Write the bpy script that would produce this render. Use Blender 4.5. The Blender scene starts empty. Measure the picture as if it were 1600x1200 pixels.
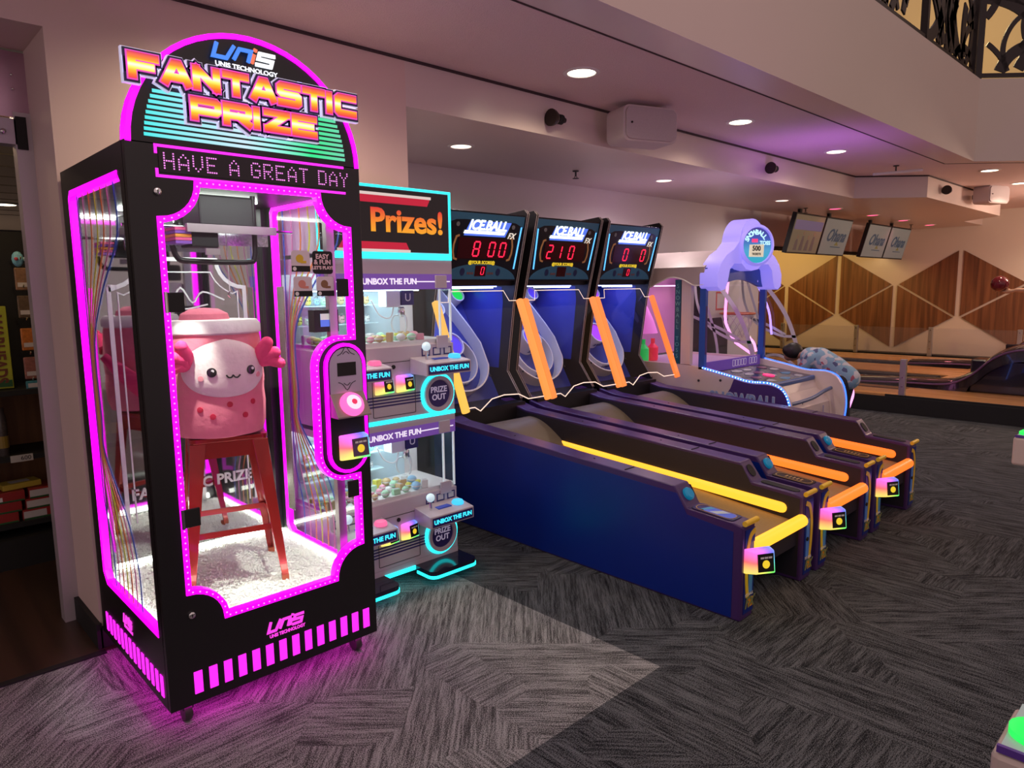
import bpy, math, random
from mathutils import Vector, Matrix, Euler
from mathutils.geometry import tessellate_polygon
random.seed(7)
PI = math.pi
SC = bpy.context.scene
COL = SC.collection

# ------------------------------------------------------------------ camera
cam_d = bpy.data.cameras.new('camera'); cam = bpy.data.objects.new('camera', cam_d); COL.objects.link(cam)
YAW, PITCH, ROLL, FPX = .763806, -.135911, -.0116268, 1094.83
_f = Vector((math.sin(YAW)*math.cos(PITCH), math.cos(YAW)*math.cos(PITCH), math.sin(PITCH)))
_r0 = Vector((math.cos(YAW), -math.sin(YAW), 0)); _u0 = _r0.cross(_f)
_r = _r0*math.cos(ROLL)+_u0*math.sin(ROLL); _u = _u0*math.cos(ROLL)-_r0*math.sin(ROLL)
cam.matrix_world = Matrix(((_r.x,_u.x,-_f.x,0),(_r.y,_u.y,-_f.y,0),(_r.z,_u.z,-_f.z,1.6),(0,0,0,1)))
cam_d.sensor_width = 36; cam_d.lens = FPX/1600*36; cam_d.clip_start = .05; cam_d.clip_end = 200
SC.camera = cam

# ------------------------------------------------------------------ world, exposure, big lights
SC.view_settings.view_transform = 'Standard'; SC.view_settings.look = 'None'
SC.view_settings.gamma = 1.0; SC.view_settings.exposure = 0.0; SC.view_settings.use_curve_mapping = False
W = bpy.data.worlds.new('World'); SC.world = W; W.use_nodes = True
W.node_tree.nodes['Background'].inputs[0].default_value = (.64, .47, .46, 1)
W.node_tree.nodes['Background'].inputs[1].default_value = .80

def lamp(name, kind, loc, energy, color, target=None, **kw):
    d = bpy.data.lights.new(name, kind); d.energy = energy; d.color = color
    for k, v in kw.items(): setattr(d, k, v)
    o = bpy.data.objects.new(name, d); COL.objects.link(o); o.location = loc
    if target is not None:
        o.rotation_euler = (Vector(target)-Vector(loc)).to_track_quat('-Z', 'Y').to_euler()
    return o

# recessed ceiling cans: light from each fixture's own place
WARM = (1, .78, .55)
for x, e in ((1.5, 46), (3.47, 34), (5.44, 30), (7.36, 26)):
    lamp('can_light', 'SPOT', (x, 2.97, 2.88), e, WARM, (x, 2.97, 0), spot_size=2.75, spot_blend=.8, shadow_soft_size=.06)
for x in (10.0, 11.6, 14.4):
    lamp('can_light', 'SPOT', (x, 2.24, 2.88), 50, WARM, (x, 2.24, 0), spot_size=2.3, spot_blend=.8, shadow_soft_size=.06)
for x in (3.47, 6.1, 8.68):
    lamp('can_light', 'SPOT', (x, 4.14, 2.62), 42, (1, .84, .82), (x, 4.14, 0), spot_size=2.9, spot_blend=.8, shadow_soft_size=.06)
for x in (10.22, 11.64, 13.03, 14.45):
    lamp('can_light', 'SPOT', (x, 4.1, 2.62), 10, (1, .25, .3), (x, 4.1, 0), spot_size=2.4, spot_blend=.8, shadow_soft_size=.06)
# warm wall washer over the bowling lanes, behind the bulkhead
for x, y in ((12.2, 5.9), (13.6, 7.4)): lamp('lane_cove_light', 'AREA', (x, y, 2.5), 26, (1, .60, .16), (15.4, y+.4, 1.4), shape='DISK', size=.5)
lamp('lane_room_light', 'POINT', (12.6, 1.0, 2.5), 150, (1, .70, .52), shadow_soft_size=.3)
# purple party lights of the hall, aimed at the soffit
lamp('party_light', 'SPOT', (6.6, 2.75, 1.95), 20, (.6, .18, 1), (6.9, 2.8, 2.9), spot_size=2.4, spot_blend=1.0, shadow_soft_size=.1)
lamp('party_light', 'SPOT', (3.4, -.9, .9), 40, (.8, .25, .75), (3.0, 2.9, 2.9), spot_size=1.4, spot_blend=1.0, shadow_soft_size=.1)
# hall ceiling lights high in the atrium, behind and above the viewer
lamp('atrium_light', 'AREA', (1.5, -1.5, 5.2), 34, (1, .74, .62), (2.5, 2.2, 1.0), shape='DISK', size=2.2)
lamp('upper_floor_light', 'POINT', (11.0, 3.6, 5.6), 130, (1, .75, .35), shadow_soft_size=.2)
# gift shop
lamp('shop_light', 'POINT', (.5, 4.5, 2.5), 9, (1, .72, .4), shadow_soft_size=.1)

# ------------------------------------------------------------------ materials
MATS = {}
def mat(name, col, rough=.5, metal=0., emit=None, es=0., noise=0., nscale=8., bump=0., spec=.5, coat=0.):
    if name in MATS: return MATS[name]
    m = bpy.data.materials.new(name); m.use_nodes = True; MATS[name] = m
    nt = m.node_tree; b = nt.nodes['Principled BSDF']
    b.inputs['Base Color'].default_value = (*col, 1); b.inputs['Roughness'].default_value = rough
    b.inputs['Metallic'].default_value = metal; b.inputs['Specular IOR Level'].default_value = spec
    b.inputs['Coat Weight'].default_value = coat
    if emit: b.inputs['Emission Color'].default_value = (*emit, 1); b.inputs['Emission Strength'].default_value = es
    if noise or bump:
        tc = nt.nodes.new('ShaderNodeTexCoord'); n = nt.nodes.new('ShaderNodeTexNoise')
        n.inputs['Scale'].default_value = nscale; n.inputs['Detail'].default_value = 4
        nt.links.new(tc.outputs['Object'], n.inputs['Vector'])
        if noise:
            mx = nt.nodes.new('ShaderNodeMix'); mx.data_type = 'RGBA'
            mx.inputs['A'].default_value = (*[c*(1-noise) for c in col], 1)
            mx.inputs['B'].default_value = (*[min(1, c*(1+noise)) for c in col], 1)
            nt.links.new(n.outputs['Fac'], mx.inputs['Factor']); nt.links.new(mx.outputs['Result'], b.inputs['Base Color'])
        if bump:
            bp = nt.nodes.new('ShaderNodeBump'); bp.inputs['Strength'].default_value = bump; bp.inputs['Distance'].default_value = .01
            nt.links.new(n.outputs['Fac'], bp.inputs['Height']); nt.links.new(bp.outputs['Normal'], b.inputs['Normal'])
    return m
def emat(name, col, s): return mat(name, (0, 0, 0) if max(col) > .2 else col, .4, emit=col, es=s)
def glass(name, tint=(1, 1, 1), refl=.5, haze=0., hazecol=(1, 1, 1)):
    if name in MATS: return MATS[name]
    m = bpy.data.materials.new(name); m.use_nodes = True; MATS[name] = m; nt = m.node_tree
    nt.nodes.remove(nt.nodes['Principled BSDF']); out = nt.nodes['Material Output']
    t = nt.nodes.new('ShaderNodeBsdfTransparent'); t.inputs[0].default_value = (*tint, 1)
    g = nt.nodes.new('ShaderNodeBsdfGlossy'); g.inputs['Roughness'].default_value = .03; g.inputs['Color'].default_value = (refl,)*3+(1,)
    f = nt.nodes.new('ShaderNodeFresnel'); f.inputs['IOR'].default_value = 1.45
    ge = nt.nodes.new('ShaderNodeNewGeometry'); mu = nt.nodes.new('ShaderNodeMath'); mu.operation = 'MULTIPLY_ADD'; mu.inputs[1].default_value = -1
    # reflect at the outer face only (a thin pane has no total internal reflection)
    m3 = nt.nodes.new('ShaderNodeMath'); m3.operation = 'MULTIPLY'; nt.links.new(ge.outputs['Backfacing'], mu.inputs[0]); mu.inputs[2].default_value = 1
    nt.links.new(mu.outputs[0], m3.inputs[0]); nt.links.new(f.outputs[0], m3.inputs[1])
    mx = nt.nodes.new('ShaderNodeMixShader'); nt.links.new(m3.outputs[0], mx.inputs[0])
    nt.links.new(t.outputs[0], mx.inputs[1]); nt.links.new(g.outputs[0], mx.inputs[2])
    last = mx
    if haze:
        d = nt.nodes.new('ShaderNodeBsdfDiffuse'); d.inputs[0].default_value = (*hazecol, 1)
        m2 = nt.nodes.new('ShaderNodeMixShader'); m2.inputs[0].default_value = haze
        nt.links.new(mx.outputs[0], m2.inputs[1]); nt.links.new(d.outputs[0], m2.inputs[2]); last = m2
    nt.links.new(last.outputs[0], out.inputs[0]); return m
def ramp_emat(name, axis, lo, hi, stops, s):
    """lit print whose ink changes along one object axis"""
    m = bpy.data.materials.new(name); m.use_nodes = True; MATS[name] = m; nt = m.node_tree; b = nt.nodes['Principled BSDF']
    tc = nt.nodes.new('ShaderNodeTexCoord'); sp = nt.nodes.new('ShaderNodeSeparateXYZ'); nt.links.new(tc.outputs['Object'], sp.inputs[0])
    mr = nt.nodes.new('ShaderNodeMapRange'); mr.inputs['From Min'].default_value = lo; mr.inputs['From Max'].default_value = hi
    nt.links.new(sp.outputs['XYZ'.index(axis)], mr.inputs['Value'])
    r = nt.nodes.new('ShaderNodeValToRGB'); el = r.color_ramp.elements
    while len(el) < len(stops): el.new(.5)
    for e, (p, c) in zip(el, stops): e.position = p; e.color = (*c, 1)
    nt.links.new(mr.outputs[0], r.inputs[0]); nt.links.new(r.outputs[0], b.inputs['Emission Color'])
    b.inputs['Emission Strength'].default_value = s; b.inputs['Base Color'].default_value = (0, 0, 0, 1); b.inputs['Roughness'].default_value = .4
    return m
def wood(name, c1, c2, axis='Z', scale=1., rough=.45):
    m = bpy.data.materials.new(name); m.use_nodes = True; MATS[name] = m; nt = m.node_tree; b = nt.nodes['Principled BSDF']
    tc = nt.nodes.new('ShaderNodeTexCoord'); mp = nt.nodes.new('ShaderNodeMapping')
    sc = [26*scale]*3; sc['XYZ'.index(axis)] = 1.2*scale; mp.inputs['Scale'].default_value = sc
    n = nt.nodes.new('ShaderNodeTexNoise'); n.inputs['Scale'].default_value = 1; n.inputs['Detail'].default_value = 5; n.inputs['Distortion'].default_value = .6
    r = nt.nodes.new('ShaderNodeValToRGB'); r.color_ramp.elements[0].position = .32; r.color_ramp.elements[1].position = .68
    r.color_ramp.elements[0].color = (*c1, 1); r.color_ramp.elements[1].color = (*c2, 1)
    nt.links.new(tc.outputs['Object'], mp.inputs[0]); nt.links.new(mp.outputs[0], n.inputs['Vector']); nt.links.new(n.outputs['Fac'], r.inputs[0])
    nt.links.new(r.outputs[0], b.inputs['Base Color']); b.inputs['Roughness'].default_value = rough; return m

BLACK = mat('black_paint', (.008, .007, .009), .38)
BLACKM = mat('black_matt', (.006, .006, .007), .7)
DKGREY = mat('dark_grey', (.03, .03, .033), .5)
GREY = mat('grey_plastic', (.2, .2, .21), .45)
LGREY = mat('light_grey', (.55, .52, .52), .4, noise=.04)
WHITE = mat('white_plastic', (.8, .78, .78), .35, noise=.03)
CHROME = mat('chrome', (.75, .75, .77), .18, metal=1)
STEEL = mat('brushed_steel', (.5, .48, .48), .38, metal=.9, noise=.06, nscale=30)
PINKLED = emat('magenta_led', (1, .0, .9), 2.2)
PINKSOFT = emat('magenta_backlight', (.95, .02, .8), 1.6)
TEALLED = emat('turquoise_led', (.02, .85, .9), 2.2)
GLASS = glass('clear_glass', (.97, .98, .98), .8)
ACRYL = glass('clear_acrylic', (.96, .97, .98), .7)

# ------------------------------------------------------------------ mesh builder
class MB:
    def __init__(s): s.v = []; s.f = []
    def add(s, vs, fs):
        o = len(s.v); s.v += [tuple(p) for p in vs]; s.f += [tuple(i+o for i in f) for f in fs]; return s
    def box(s, x0, x1, y0, y1, z0, z1):
        return s.add([(x, y, z) for z in (z0, z1) for y in (y0, y1) for x in (x0, x1)],
                     [(0, 2, 3, 1), (4, 5, 7, 6), (0, 1, 5, 4), (2, 6, 7, 3), (0, 4, 6, 2), (1, 3, 7, 5)])
    def cbox(s, c, d, M=None):
        h = [a/2 for a in d]; vs = [Vector((x, y, z)) for z in (-h[2], h[2]) for y in (-h[1], h[1]) for x in (-h[0], h[0])]
        vs = [(M @ p if M else p)+Vector(c) for p in vs]
        return s.add(vs, [(0, 2, 3, 1), (4, 5, 7, 6), (0, 1, 5, 4), (2, 6, 7, 3), (0, 4, 6, 2), (1, 3, 7, 5)])
    @staticmethod
    def pl(ax, a, b, d):   # 2-D (a,b) on the plane normal to ax at depth d
        return (d, a, b) if ax == 'x' else ((a, d, b) if ax == 'y' else (a, b, d))
    def prism(s, poly, ax, d0, d1, holes=()):
        loops = [list(poly)]+[list(h) for h in holes]; flat = [p for l in loops for p in l]; n = len(flat)
        tris = tessellate_polygon([[Vector((a, b, 0)) for a, b in l] for l in loops])
        vs = [s.pl(ax, a, b, d0) for a, b in flat]+[s.pl(ax, a, b, d1) for a, b in flat]
        fs = [tuple(t) for t in tris]+[tuple(i+n for i in reversed(t)) for t in tris]; o = 0
        for l in loops:
            k = len(l)
            for i in range(k): j = (i+1) % k; fs.append((o+i, o+j, o+j+n, o+i+n))
            o += k
        return s.add(vs, fs)
    def strip(s, path, w, ax, d0, d1, closed=False, off=0.):
        """flat band of width w following a 2-D path with mitred corners"""
        P = [Vector(p) for p in path]; n = len(P); L = []; R = []
        for i in range(n):
            a = P[i-1] if (i > 0 or closed) else None; b = P[(i+1) % n] if (i < n-1 or closed) else None
            t1 = (P[i]-a).normalized() if a is not None else None; t2 = (b-P[i]).normalized() if b is not None else None
            t1 = t1 or t2; t2 = t2 or t1
            n1 = Vector((-t1.y, t1.x)); n2 = Vector((-t2.y, t2.x)); m = n1+n2
            m = m.normalized() if m.length > 1e-4 else n1
            k = 1/max(.55, m.dot(n1)); L.append(P[i]+m*k*(off+w/2)); R.append(P[i]+m*k*(off-w/2))
        vs = [s.pl(ax, p.x, p.y, d) for d in (d0, d1) for q in (L, R) for p in q]
        fs = []; rng = range(n if closed else n-1)
        for i in rng:
            j = (i+1) % n
            fs += [(i, j, n+j, n+i), (2*n+i, 3*n+i, 3*n+j, 2*n+j), (i, 2*n+i, 2*n+j, j), (n+i, n+j, 3*n+j, 3*n+i)]
        if not closed: fs += [(0, n, 3*n, 2*n), (n-1, 3*n-1, 4*n-1, 2*n-1)]
        return s.add(vs, fs)
    def tube(s, pts, r, n=8, closed=False, caps=True):
        P = [Vector(p) for p in pts]; k = len(P); rs = r if isinstance(r, (list, tuple)) else [r]*k
        up = None; vs = []; fs = []
        for i in range(k):
            a = P[i-1] if (i > 0 or closed) else P[i]; b = P[(i+1) % k] if (i < k-1 or closed) else P[i]
            t = (b-a).normalized() if (b-a).length > 1e-9 else Vector((0, 0, 1))
            if up is None: up = Vector((0, 0, 1)) if abs(t.z) < .9 else Vector((1, 0, 0))
            x = up-t*up.dot(t); x = x.normalized() if x.length > 1e-6 else t.orthogonal().normalized(); y = t.cross(x); up = x
            vs += [P[i]+(x*math.cos(2*PI*j/n)+y*math.sin(2*PI*j/n))*rs[i] for j in range(n)]
        for i in range(k if closed else k-1):
            o = i*n; q = ((i+1) % k)*n
            for j in range(n): fs.append((o+j, o+(j+1) % n, q+(j+1) % n, q+j))
        if caps and not closed: fs += [tuple(range(n-1, -1, -1)), tuple(range((k-1)*n, k*n))]
        return s.add(vs, fs)
    def lathe(s, prof, c=(0, 0, 0), n=20, M=None, sx=1., sy=1.):
        vs = []; fs = []; k = len(prof); C = Vector(c)
        for r, z in prof:
            for j in range(n):
                p = Vector((r*sx*math.cos(2*PI*j/n), r*sy*math.sin(2*PI*j/n), z)); vs.append((M @ p if M else p)+C)
        for i in range(k-1):
            for j in range(n): fs.append((i*n+j, i*n+(j+1) % n, (i+1)*n+(j+1) % n, (i+1)*n+j))
        if prof[0][0] > 1e-5: fs.append(tuple(range(n-1, -1, -1)))
        if prof[-1][0] > 1e-5: fs.append(tuple(range((k-1)*n, k*n)))
        return s.add(vs, fs)
    def ball(s, c, r, n=14, m=8, M=None):
        r = r if isinstance(r, (tuple, list)) else (r,)*3
        vs = []; fs = []
        for i in range(m+1):
            a = PI*i/m
            for j in range(n):
                b = 2*PI*j/n; p = Vector((r[0]*math.sin(a)*math.cos(b), r[1]*math.sin(a)*math.sin(b), -r[2]*math.cos(a)))
                vs.append((M @ p if M else p)+Vector(c))
        for i in range(m):
            for j in range(n): fs.append((i*n+j, i*n+(j+1) % n, (i+1)*n+(j+1) % n, (i+1)*n+j))
        return s.add(vs, fs)
    def grid(s, fn, nu, nv):
        vs = [fn(i/nu, j/nv) for j in range(nv+1) for i in range(nu+1)]; w = nu+1
        return s.add(vs, [(j*w+i, j*w+i+1, (j+1)*w+i+1, (j+1)*w+i) for j in range(nv) for i in range(nu)])
    def xf(s, M): s.v = [tuple(M @ Vector(p)) for p in s.v]; return s
    def build(s, name, m, parent=None, smooth=False, bevel=0., seg=2, label=None, kind=None):
        me = bpy.data.meshes.new(name); me.from_pydata(s.v, [], s.f)
        import bmesh
        bm = bmesh.new(); bm.from_mesh(me); bmesh.ops.remove_doubles(bm, verts=bm.verts, dist=1e-6)
        bmesh.ops.recalc_face_normals(bm, faces=bm.faces); bm.to_mesh(me); bm.free()
        return link(name, me, m, parent, smooth, bevel, seg, label, kind)
def link(name, me, m, parent=None, smooth=False, bevel=0., seg=2, label=None, kind=None):
    o = bpy.data.objects.new(name, me); COL.objects.link(o)
    if m is not None and not me.materials: me.materials.append(m)
    if parent is not None: o.parent = parent
    if smooth:
        for p in me.polygons: p.use_smooth = True
        try: me.set_sharp_from_angle(angle=math.radians(38))
        except Exception: pass
    if bevel:
        b = o.modifiers.new('bevel', 'BEVEL'); b.width = bevel; b.segments = seg; b.limit_method = 'ANGLE'; b.angle_limit = .7
    if label: o['label'] = label
    if kind: o['kind'] = kind
    return o
def tag(o, label, cat, group=None):
    o['label'] = label; o['category'] = cat
    if group: o['group'] = group
    return o
def thing(name, label, cat, loc=(0, 0, 0), rz=0., group=None):
    o = bpy.data.objects.new(name, None); COL.objects.link(o); o.location = loc; o.rotation_euler = (0, 0, rz)
    o.empty_display_size = .1
    return tag(o, label, cat, group)
def struct(o): o['kind'] = 'structure'; return o
def kids(o): return [c for c in bpy.data.objects if c.parent == o]
def dup(o, parent=None, **kw):
    ch = kids(o); c = o.copy(); COL.objects.link(c); c.parent = parent
    for k in ch: dup(k, c)
    for k, v in kw.items():
        if k in ('loc',): c.location = v
        elif k == 'rz': c.rotation_euler = (0, 0, v)
        else: c[k] = v
    return c
FRONT = Euler((PI/2, 0, 0)).to_matrix().to_4x4()            # text faces -y
LEFT = Euler((PI/2, 0, -PI/2)).to_matrix().to_4x4()         # text faces -x
UP = Matrix.Identity(4)
def text_mb(s, size, M, loc, ex=.002, sx=1., shear=0., off=0., align='CENTER', fit=None, sp=1., sy=1.):
    c = bpy.data.curves.new('t', 'FONT'); c.body = s; c.size = size; c.extrude = ex; c.shear = shear; c.offset = off
    c.align_x = align; c.align_y = 'CENTER'; c.resolution_u = 3; c.space_character = sp
    o = bpy.data.objects.new('t', c); me = o.to_mesh()
    vs = [v.co.copy() for v in me.vertices]; fs = [tuple(p.vertices) for p in me.polygons]; o.to_mesh_clear()
    bpy.data.objects.remove(o); bpy.data.curves.remove(c)
    if fit:
        w = max(v.x for v in vs)-min(v.x for v in vs); sx = fit/w
    T = Matrix.Translation(Vector(loc)) @ M @ Matrix.Diagonal((sx, sy, 1, 1))
    mb = MB(); mb.add([T @ v for v in vs], fs); return mb
def text(name, s, size, m, parent, M, loc, **kw):
    return text_mb(s, size, M, loc, **kw).build(name, m, parent)
def arc(cx, cy, r, a0, a1, n=10, ry=None):
    ry = ry or r
    return [(cx+r*math.cos(math.radians(a0+(a1-a0)*i/n)), cy+ry*math.sin(math.radians(a0+(a1-a0)*i/n))) for i in range(n+1)]
def rrect(x0, x1, z0, z1, r, n=4):
    return arc(x1-r, z1-r, r, 0, 90, n)+arc(x0+r, z1-r, r, 90, 180, n)+arc(x0+r, z0+r, r, 180, 270, n)+arc(x1-r, z0+r, r, 270, 360, n)
def smooth_path(pts, n=6):
    """Catmull-Rom through points of any dimension"""
    P = [Vector(p) for p in pts]; out = []
    for i in range(len(P)-1):
        a = P[i-1] if i else P[i]*2-P[i+1]; b = P[i]; c = P[i+1]; d = P[i+2] if i+2 < len(P) else P[i+1]*2-P[i]
        for j in range(n):
            t = j/n; out.append(.5*((2*b)+(c-a)*t+(2*a-5*b+4*c-d)*t*t+(3*b-a-3*c+d)*t**3))
    out.append(P[-1]); return [tuple(p) for p in out]
# wide techno letters as strokes on a 1 x 1 box
GL = {'F': [[(0, 0), (0, 1), (1, 1)], [(0, .52), (.8, .52)]], 'A': [[(0, 0), (.42, 1), (.62, 1), (1, 0)], [(.22, .26), (.8, .26)]],
      'N': [[(0, 0), (0, 1)], [(.03, .97), (.92, .03)], [(.95, 0), (.95, 1)]], 'T': [[(0, 1), (1, 1)], [(.5, 1), (.5, 0)]],
      'S': [[(.98, 1), (.08, 1), (0, .92), (0, .6), (.08, .52), (.92, .5), (1, .42), (1, .08), (.92, 0), (0, 0)]],
      'I': [[(0, 0), (0, 1)]], 'C': [[(1, 1), (.1, 1), (0, .9), (0, .1), (.1, 0), (1, 0)]],
      'P': [[(0, 0), (0, 1), (.92, 1), (1, .9), (1, .5), (.92, .4), (0, .4)]], 'R': [[(0, 0), (0, 1), (.92, 1), (1, .9), (1, .52), (.92, .42), (0, .42)], [(.55, .42), (1, 0)]],
      'Z': [[(0, 1), (1, 1)], [(.93, .93), (.07, .07)], [(0, 0), (1, 0)]], 'E': [[(1, 1), (0, 1), (0, 0), (1, 0)], [(0, .5), (.85, .5)]],
      'U': [[(0, 1), (0, .1), (.1, 0), (1, 0)]], 'n': [[(0, 0), (0, 1), (.9, 1), (1, .9), (1, 0)]]}
def stroke_word(word, x0, x1, z0, z1, w, d0, d1, gap=.42, slant=0., ax='y', flip=1):
    """word set in stroke glyphs between x0..x1 (letter centrelines inset by w/2)"""
    ws = [0.12 if ch == 'I' else 1. for ch in word]; tot = sum(ws)+gap*(len(word)-1)
    u = (x1-x0-w)/tot; x = x0+w/2; h = z1-z0-w; mb = MB()
    for ch, cw in zip(word, ws):
        for st in GL[ch]:
            q = [Vector((x+px*u*(cw if ch != 'I' else 0)+slant*pz*h, z0+w/2+pz*h)) for px, pz in st]
            q[0] += (q[0]-q[1]).normalized()*w*.45; q[-1] += (q[-1]-q[-2]).normalized()*w*.45
            mb.strip([(p.x*flip, p.y) for p in q], w, ax, d0, d1)
        x += (cw+gap)*u
    return mb

# ================================================================== setting
def carpet_mat():
    m = bpy.data.materials.new('carpet'); m.use_nodes = True; nt = m.node_tree; N = nt.nodes.new; L = nt.links.new; b = nt.nodes['Principled BSDF']
    def math_(op, a, c=None, d=None):
        n = N('ShaderNodeMath'); n.operation = op
        for i, v in enumerate((a, c, d)):
            if v is None: continue
            if hasattr(v, 'is_linked'): L(v, n.inputs[i])
            else: n.inputs[i].default_value = v
        return n.outputs[0]
    tc = N('ShaderNodeTexCoord'); P = tc.outputs['Object']
    vo = N('ShaderNodeTexVoronoi'); vo.distance = 'MANHATTAN'; vo.inputs['Scale'].default_value = 1.7; vo.inputs['Randomness'].default_value = .75
    L(P, vo.inputs['Vector'])
    sp = N('ShaderNodeSeparateColor'); L(vo.outputs['Color'], sp.inputs[0])
    ang = math_('MULTIPLY', math_('FLOOR', math_('MULTIPLY', sp.outputs[0], 3.999)), PI/4)
    def streak(a, sl, sw, det):
        r = N('ShaderNodeVectorRotate'); r.rotation_type = 'Z_AXIS'; L(P, r.inputs['Vector']); L(a, r.inputs['Angle'])
        mp = N('ShaderNodeMapping'); mp.inputs['Scale'].default_value = (sl, sw, 1); L(r.outputs[0], mp.inputs[0])
        n = N('ShaderNodeTexNoise'); n.inputs['Scale'].default_value = 1; n.inputs['Detail'].default_value = det; n.inputs['Roughness'].default_value = .65
        L(mp.outputs[0], n.inputs['Vector']); return n.outputs['Fac']
    s1 = streak(ang, 7, 95, 3); s2 = streak(ang, 1.8, 24, 2)
    fine = N('ShaderNodeTexNoise'); fine.inputs['Scale'].default_value = 240; fine.inputs['Detail'].default_value = 2; L(P, fine.inputs['Vector'])
    v = math_('ADD', math_('MULTIPLY', s1, .5), math_('ADD', math_('MULTIPLY', s2, .3), math_('MULTIPLY', fine.outputs['Fac'], .8)))
    mr = N('ShaderNodeMapRange'); mr.inputs['From Min'].default_value = .735; mr.inputs['From Max'].default_value = .88; L(v, mr.inputs['Value'])
    # two carpet colourways: pale field by the claw machines, charcoal elsewhere
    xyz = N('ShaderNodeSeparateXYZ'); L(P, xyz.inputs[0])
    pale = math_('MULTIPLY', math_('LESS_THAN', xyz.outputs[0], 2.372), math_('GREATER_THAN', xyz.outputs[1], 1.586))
    def mixc(f, a, c):
        n = N('ShaderNodeMix'); n.data_type = 'RGBA'; L(f, n.inputs['Factor'])
        for k, q in (('A', a), ('B', c)):
            if isinstance(q, tuple): n.inputs[k].default_value = (*q, 1)
            else: L(q, n.inputs[k])
        return n.outputs['Result']
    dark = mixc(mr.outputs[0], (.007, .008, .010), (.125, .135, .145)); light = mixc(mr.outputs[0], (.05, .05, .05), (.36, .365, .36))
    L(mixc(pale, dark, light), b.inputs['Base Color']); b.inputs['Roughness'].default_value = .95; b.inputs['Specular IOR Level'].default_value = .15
    bp = N('ShaderNodeBump'); bp.inputs['Strength'].default_value = .5; bp.inputs['Distance'].default_value = .006; L(v, bp.inputs['Height']); L(bp.outputs[0], b.inputs['Normal'])
    return m
PAINT = mat('wall_paint', (.72, .56, .53), .55, noise=.03, nscale=3)
PAINTG = mat('satin_paint', (.70, .60, .58), .3, noise=.02, nscale=2)
STIPPLE = mat('stippled_ceiling', (.76, .62, .64), .8, noise=.08, nscale=160, bump=.6)
CARPET = carpet_mat()

fl = MB().box(-5, 9.4, -6, 3.42, -.05, 0).box(2.5, 9.4, 3.42, 4.95, -.05, 0).box(.72, 2.5, 3.42, 3.6, -.05, 0).build('floor', CARPET); struct(fl)
struct(MB().box(-4, 2.4, 3.42, 12, -.05, .004).build('floor_shop', wood('shop_floor_wood', (.025, .014, .01), (.07, .035, .022), 'Y', .25, .4)))
struct(MB().box(-4, .72, 3.395, 3.43, 0, .008).build('trim_1', BLACKM))            # threshold strip
wl = MB().prism([(.72, 3.47), (2.5, 3.47), (2.5, 4.95), (2.38, 4.95), (2.38, 3.88), (.72, 3.88)], 'z', 0, 2.915)
wl.box(-4, .72, 3.47, 3.88, 2.67, 2.915)
struct(wl.build('wall_left', PAINT))
struct(MB().box(2.38, 9.75, 4.95, 5.1, 0, 2.66).build('wall_alcove', mat('alcove_paint', (.70, .64, .66), .5, noise=.02, nscale=3)))
# dropped soffit with its angled jog
SOF = [(2.5, 3.47), (9.2, 3.47), (9.83, 2.84), (13.5, 2.84), (14.2, 3.5), (15.4, 3.5), (15.4, 4.95), (2.5, 4.95)]
struct(MB().prism(SOF, 'z', 2.65, 2.915).build('ceiling_soffit', PAINTG))
struct(MB().prism([(-4, 2.46), (9.05, 2.46), (11.7, -.19), (11.7, -6), (15.4, -6), (15.4, 3.5), (-4, 3.5)], 'z', 2.915, 3.0).build('ceiling', STIPPLE))
struct(MB().prism([(-4, 2.2), (9.137, 2.2), (11.5, -.163), (11.7, -.163), (11.7, -.19), (9.05, 2.46), (-4, 2.46)], 'z', 2.9135, 2.9148).build('ceiling_edge', PAINTG))
gro = mat('joint_dark', (.05, .03, .035), .8)
struct(MB().strip([(-4, 2.46), (9.05, 2.46), (11.7, -.19)], .014, 'z', 2.911, 2.9145).build('trim_2', gro))
struct(MB().strip([(.72, 3.464), (9.2, 3.464), (9.83, 2.834), (13.5, 2.834), (14.2, 3.494)], .012, 'z', 2.9, 2.9145).build('trim_3', gro))
# balcony front, floor and upper wall
struct(MB().prism([(-4, 2.2), (9.137, 2.2), (11.5, -.163), (11.6, -.063), (9.18, 2.36), (-4, 2.36)], 'z', 2.915, 3.775).build('wall_balcony', mat('balcony_paint', (.56, .47, .42), .6, noise=.02, nscale=2)))
struct(MB().prism([(-4, 2.37), (9.2, 2.37), (11.62, -.05), (16, -.05), (16, 9), (-4, 9)], 'z', 3.5, 3.6).build('floor_upper', GREY))
struct(MB().box(13.8, 13.95, -4, 9, 3.6, 6.5).build('wall_upper', mat('ochre_paint', (.62, .46, .24), .6, noise=.05, nscale=3)))
struct(MB().box(-4, 9.6, 4.4, 4.5, 3.6, 6.5).build('upper_dark_backing', mat('upper_dark', (.05, .035, .035), .7)))  # dark backing added so the space behind the railing reads dark
# lanes side
struct(MB().box(15.4, 15.55, -6, 10, 0, 3.5).build('wall_far', mat('cream_paint', (.62, .52, .45), .5, noise=.03, nscale=2)))
far = bpy.data.objects['wall_far']
WP = wood('walnut_panel', (.10, .035, .014), (.24, .095, .038), 'Z', .55, .4)
y0, dy, zb, dz, g = 6.03, 1.118, .95, .64, .045
for k in range(-4, 3):
    yc = y0+2*dy*k
    for yv, zc in ((yc, zb+dz), (yc+dy, zb)):
        for sgn in (-1, 1):
            t = [(yv+sgn*g, zc-dz+g*.6), (yv+sgn*g, zc+dz-g*.6), (yv+sgn*(dy-g*1.6), zc)]
            MB().prism(t, 'x', 15.375, 15.4).build('wood_panel', WP, far)
struct(MB().box(9.75, 15.4, 4.95, 5.1, 2.17, 2.66).build('wall_bulkhead', PAINT))
struct(MB().box(9.75, 15.4, 4.93, 5.12, 2.13, 2.17).build('trim_4', BLACKM))
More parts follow.
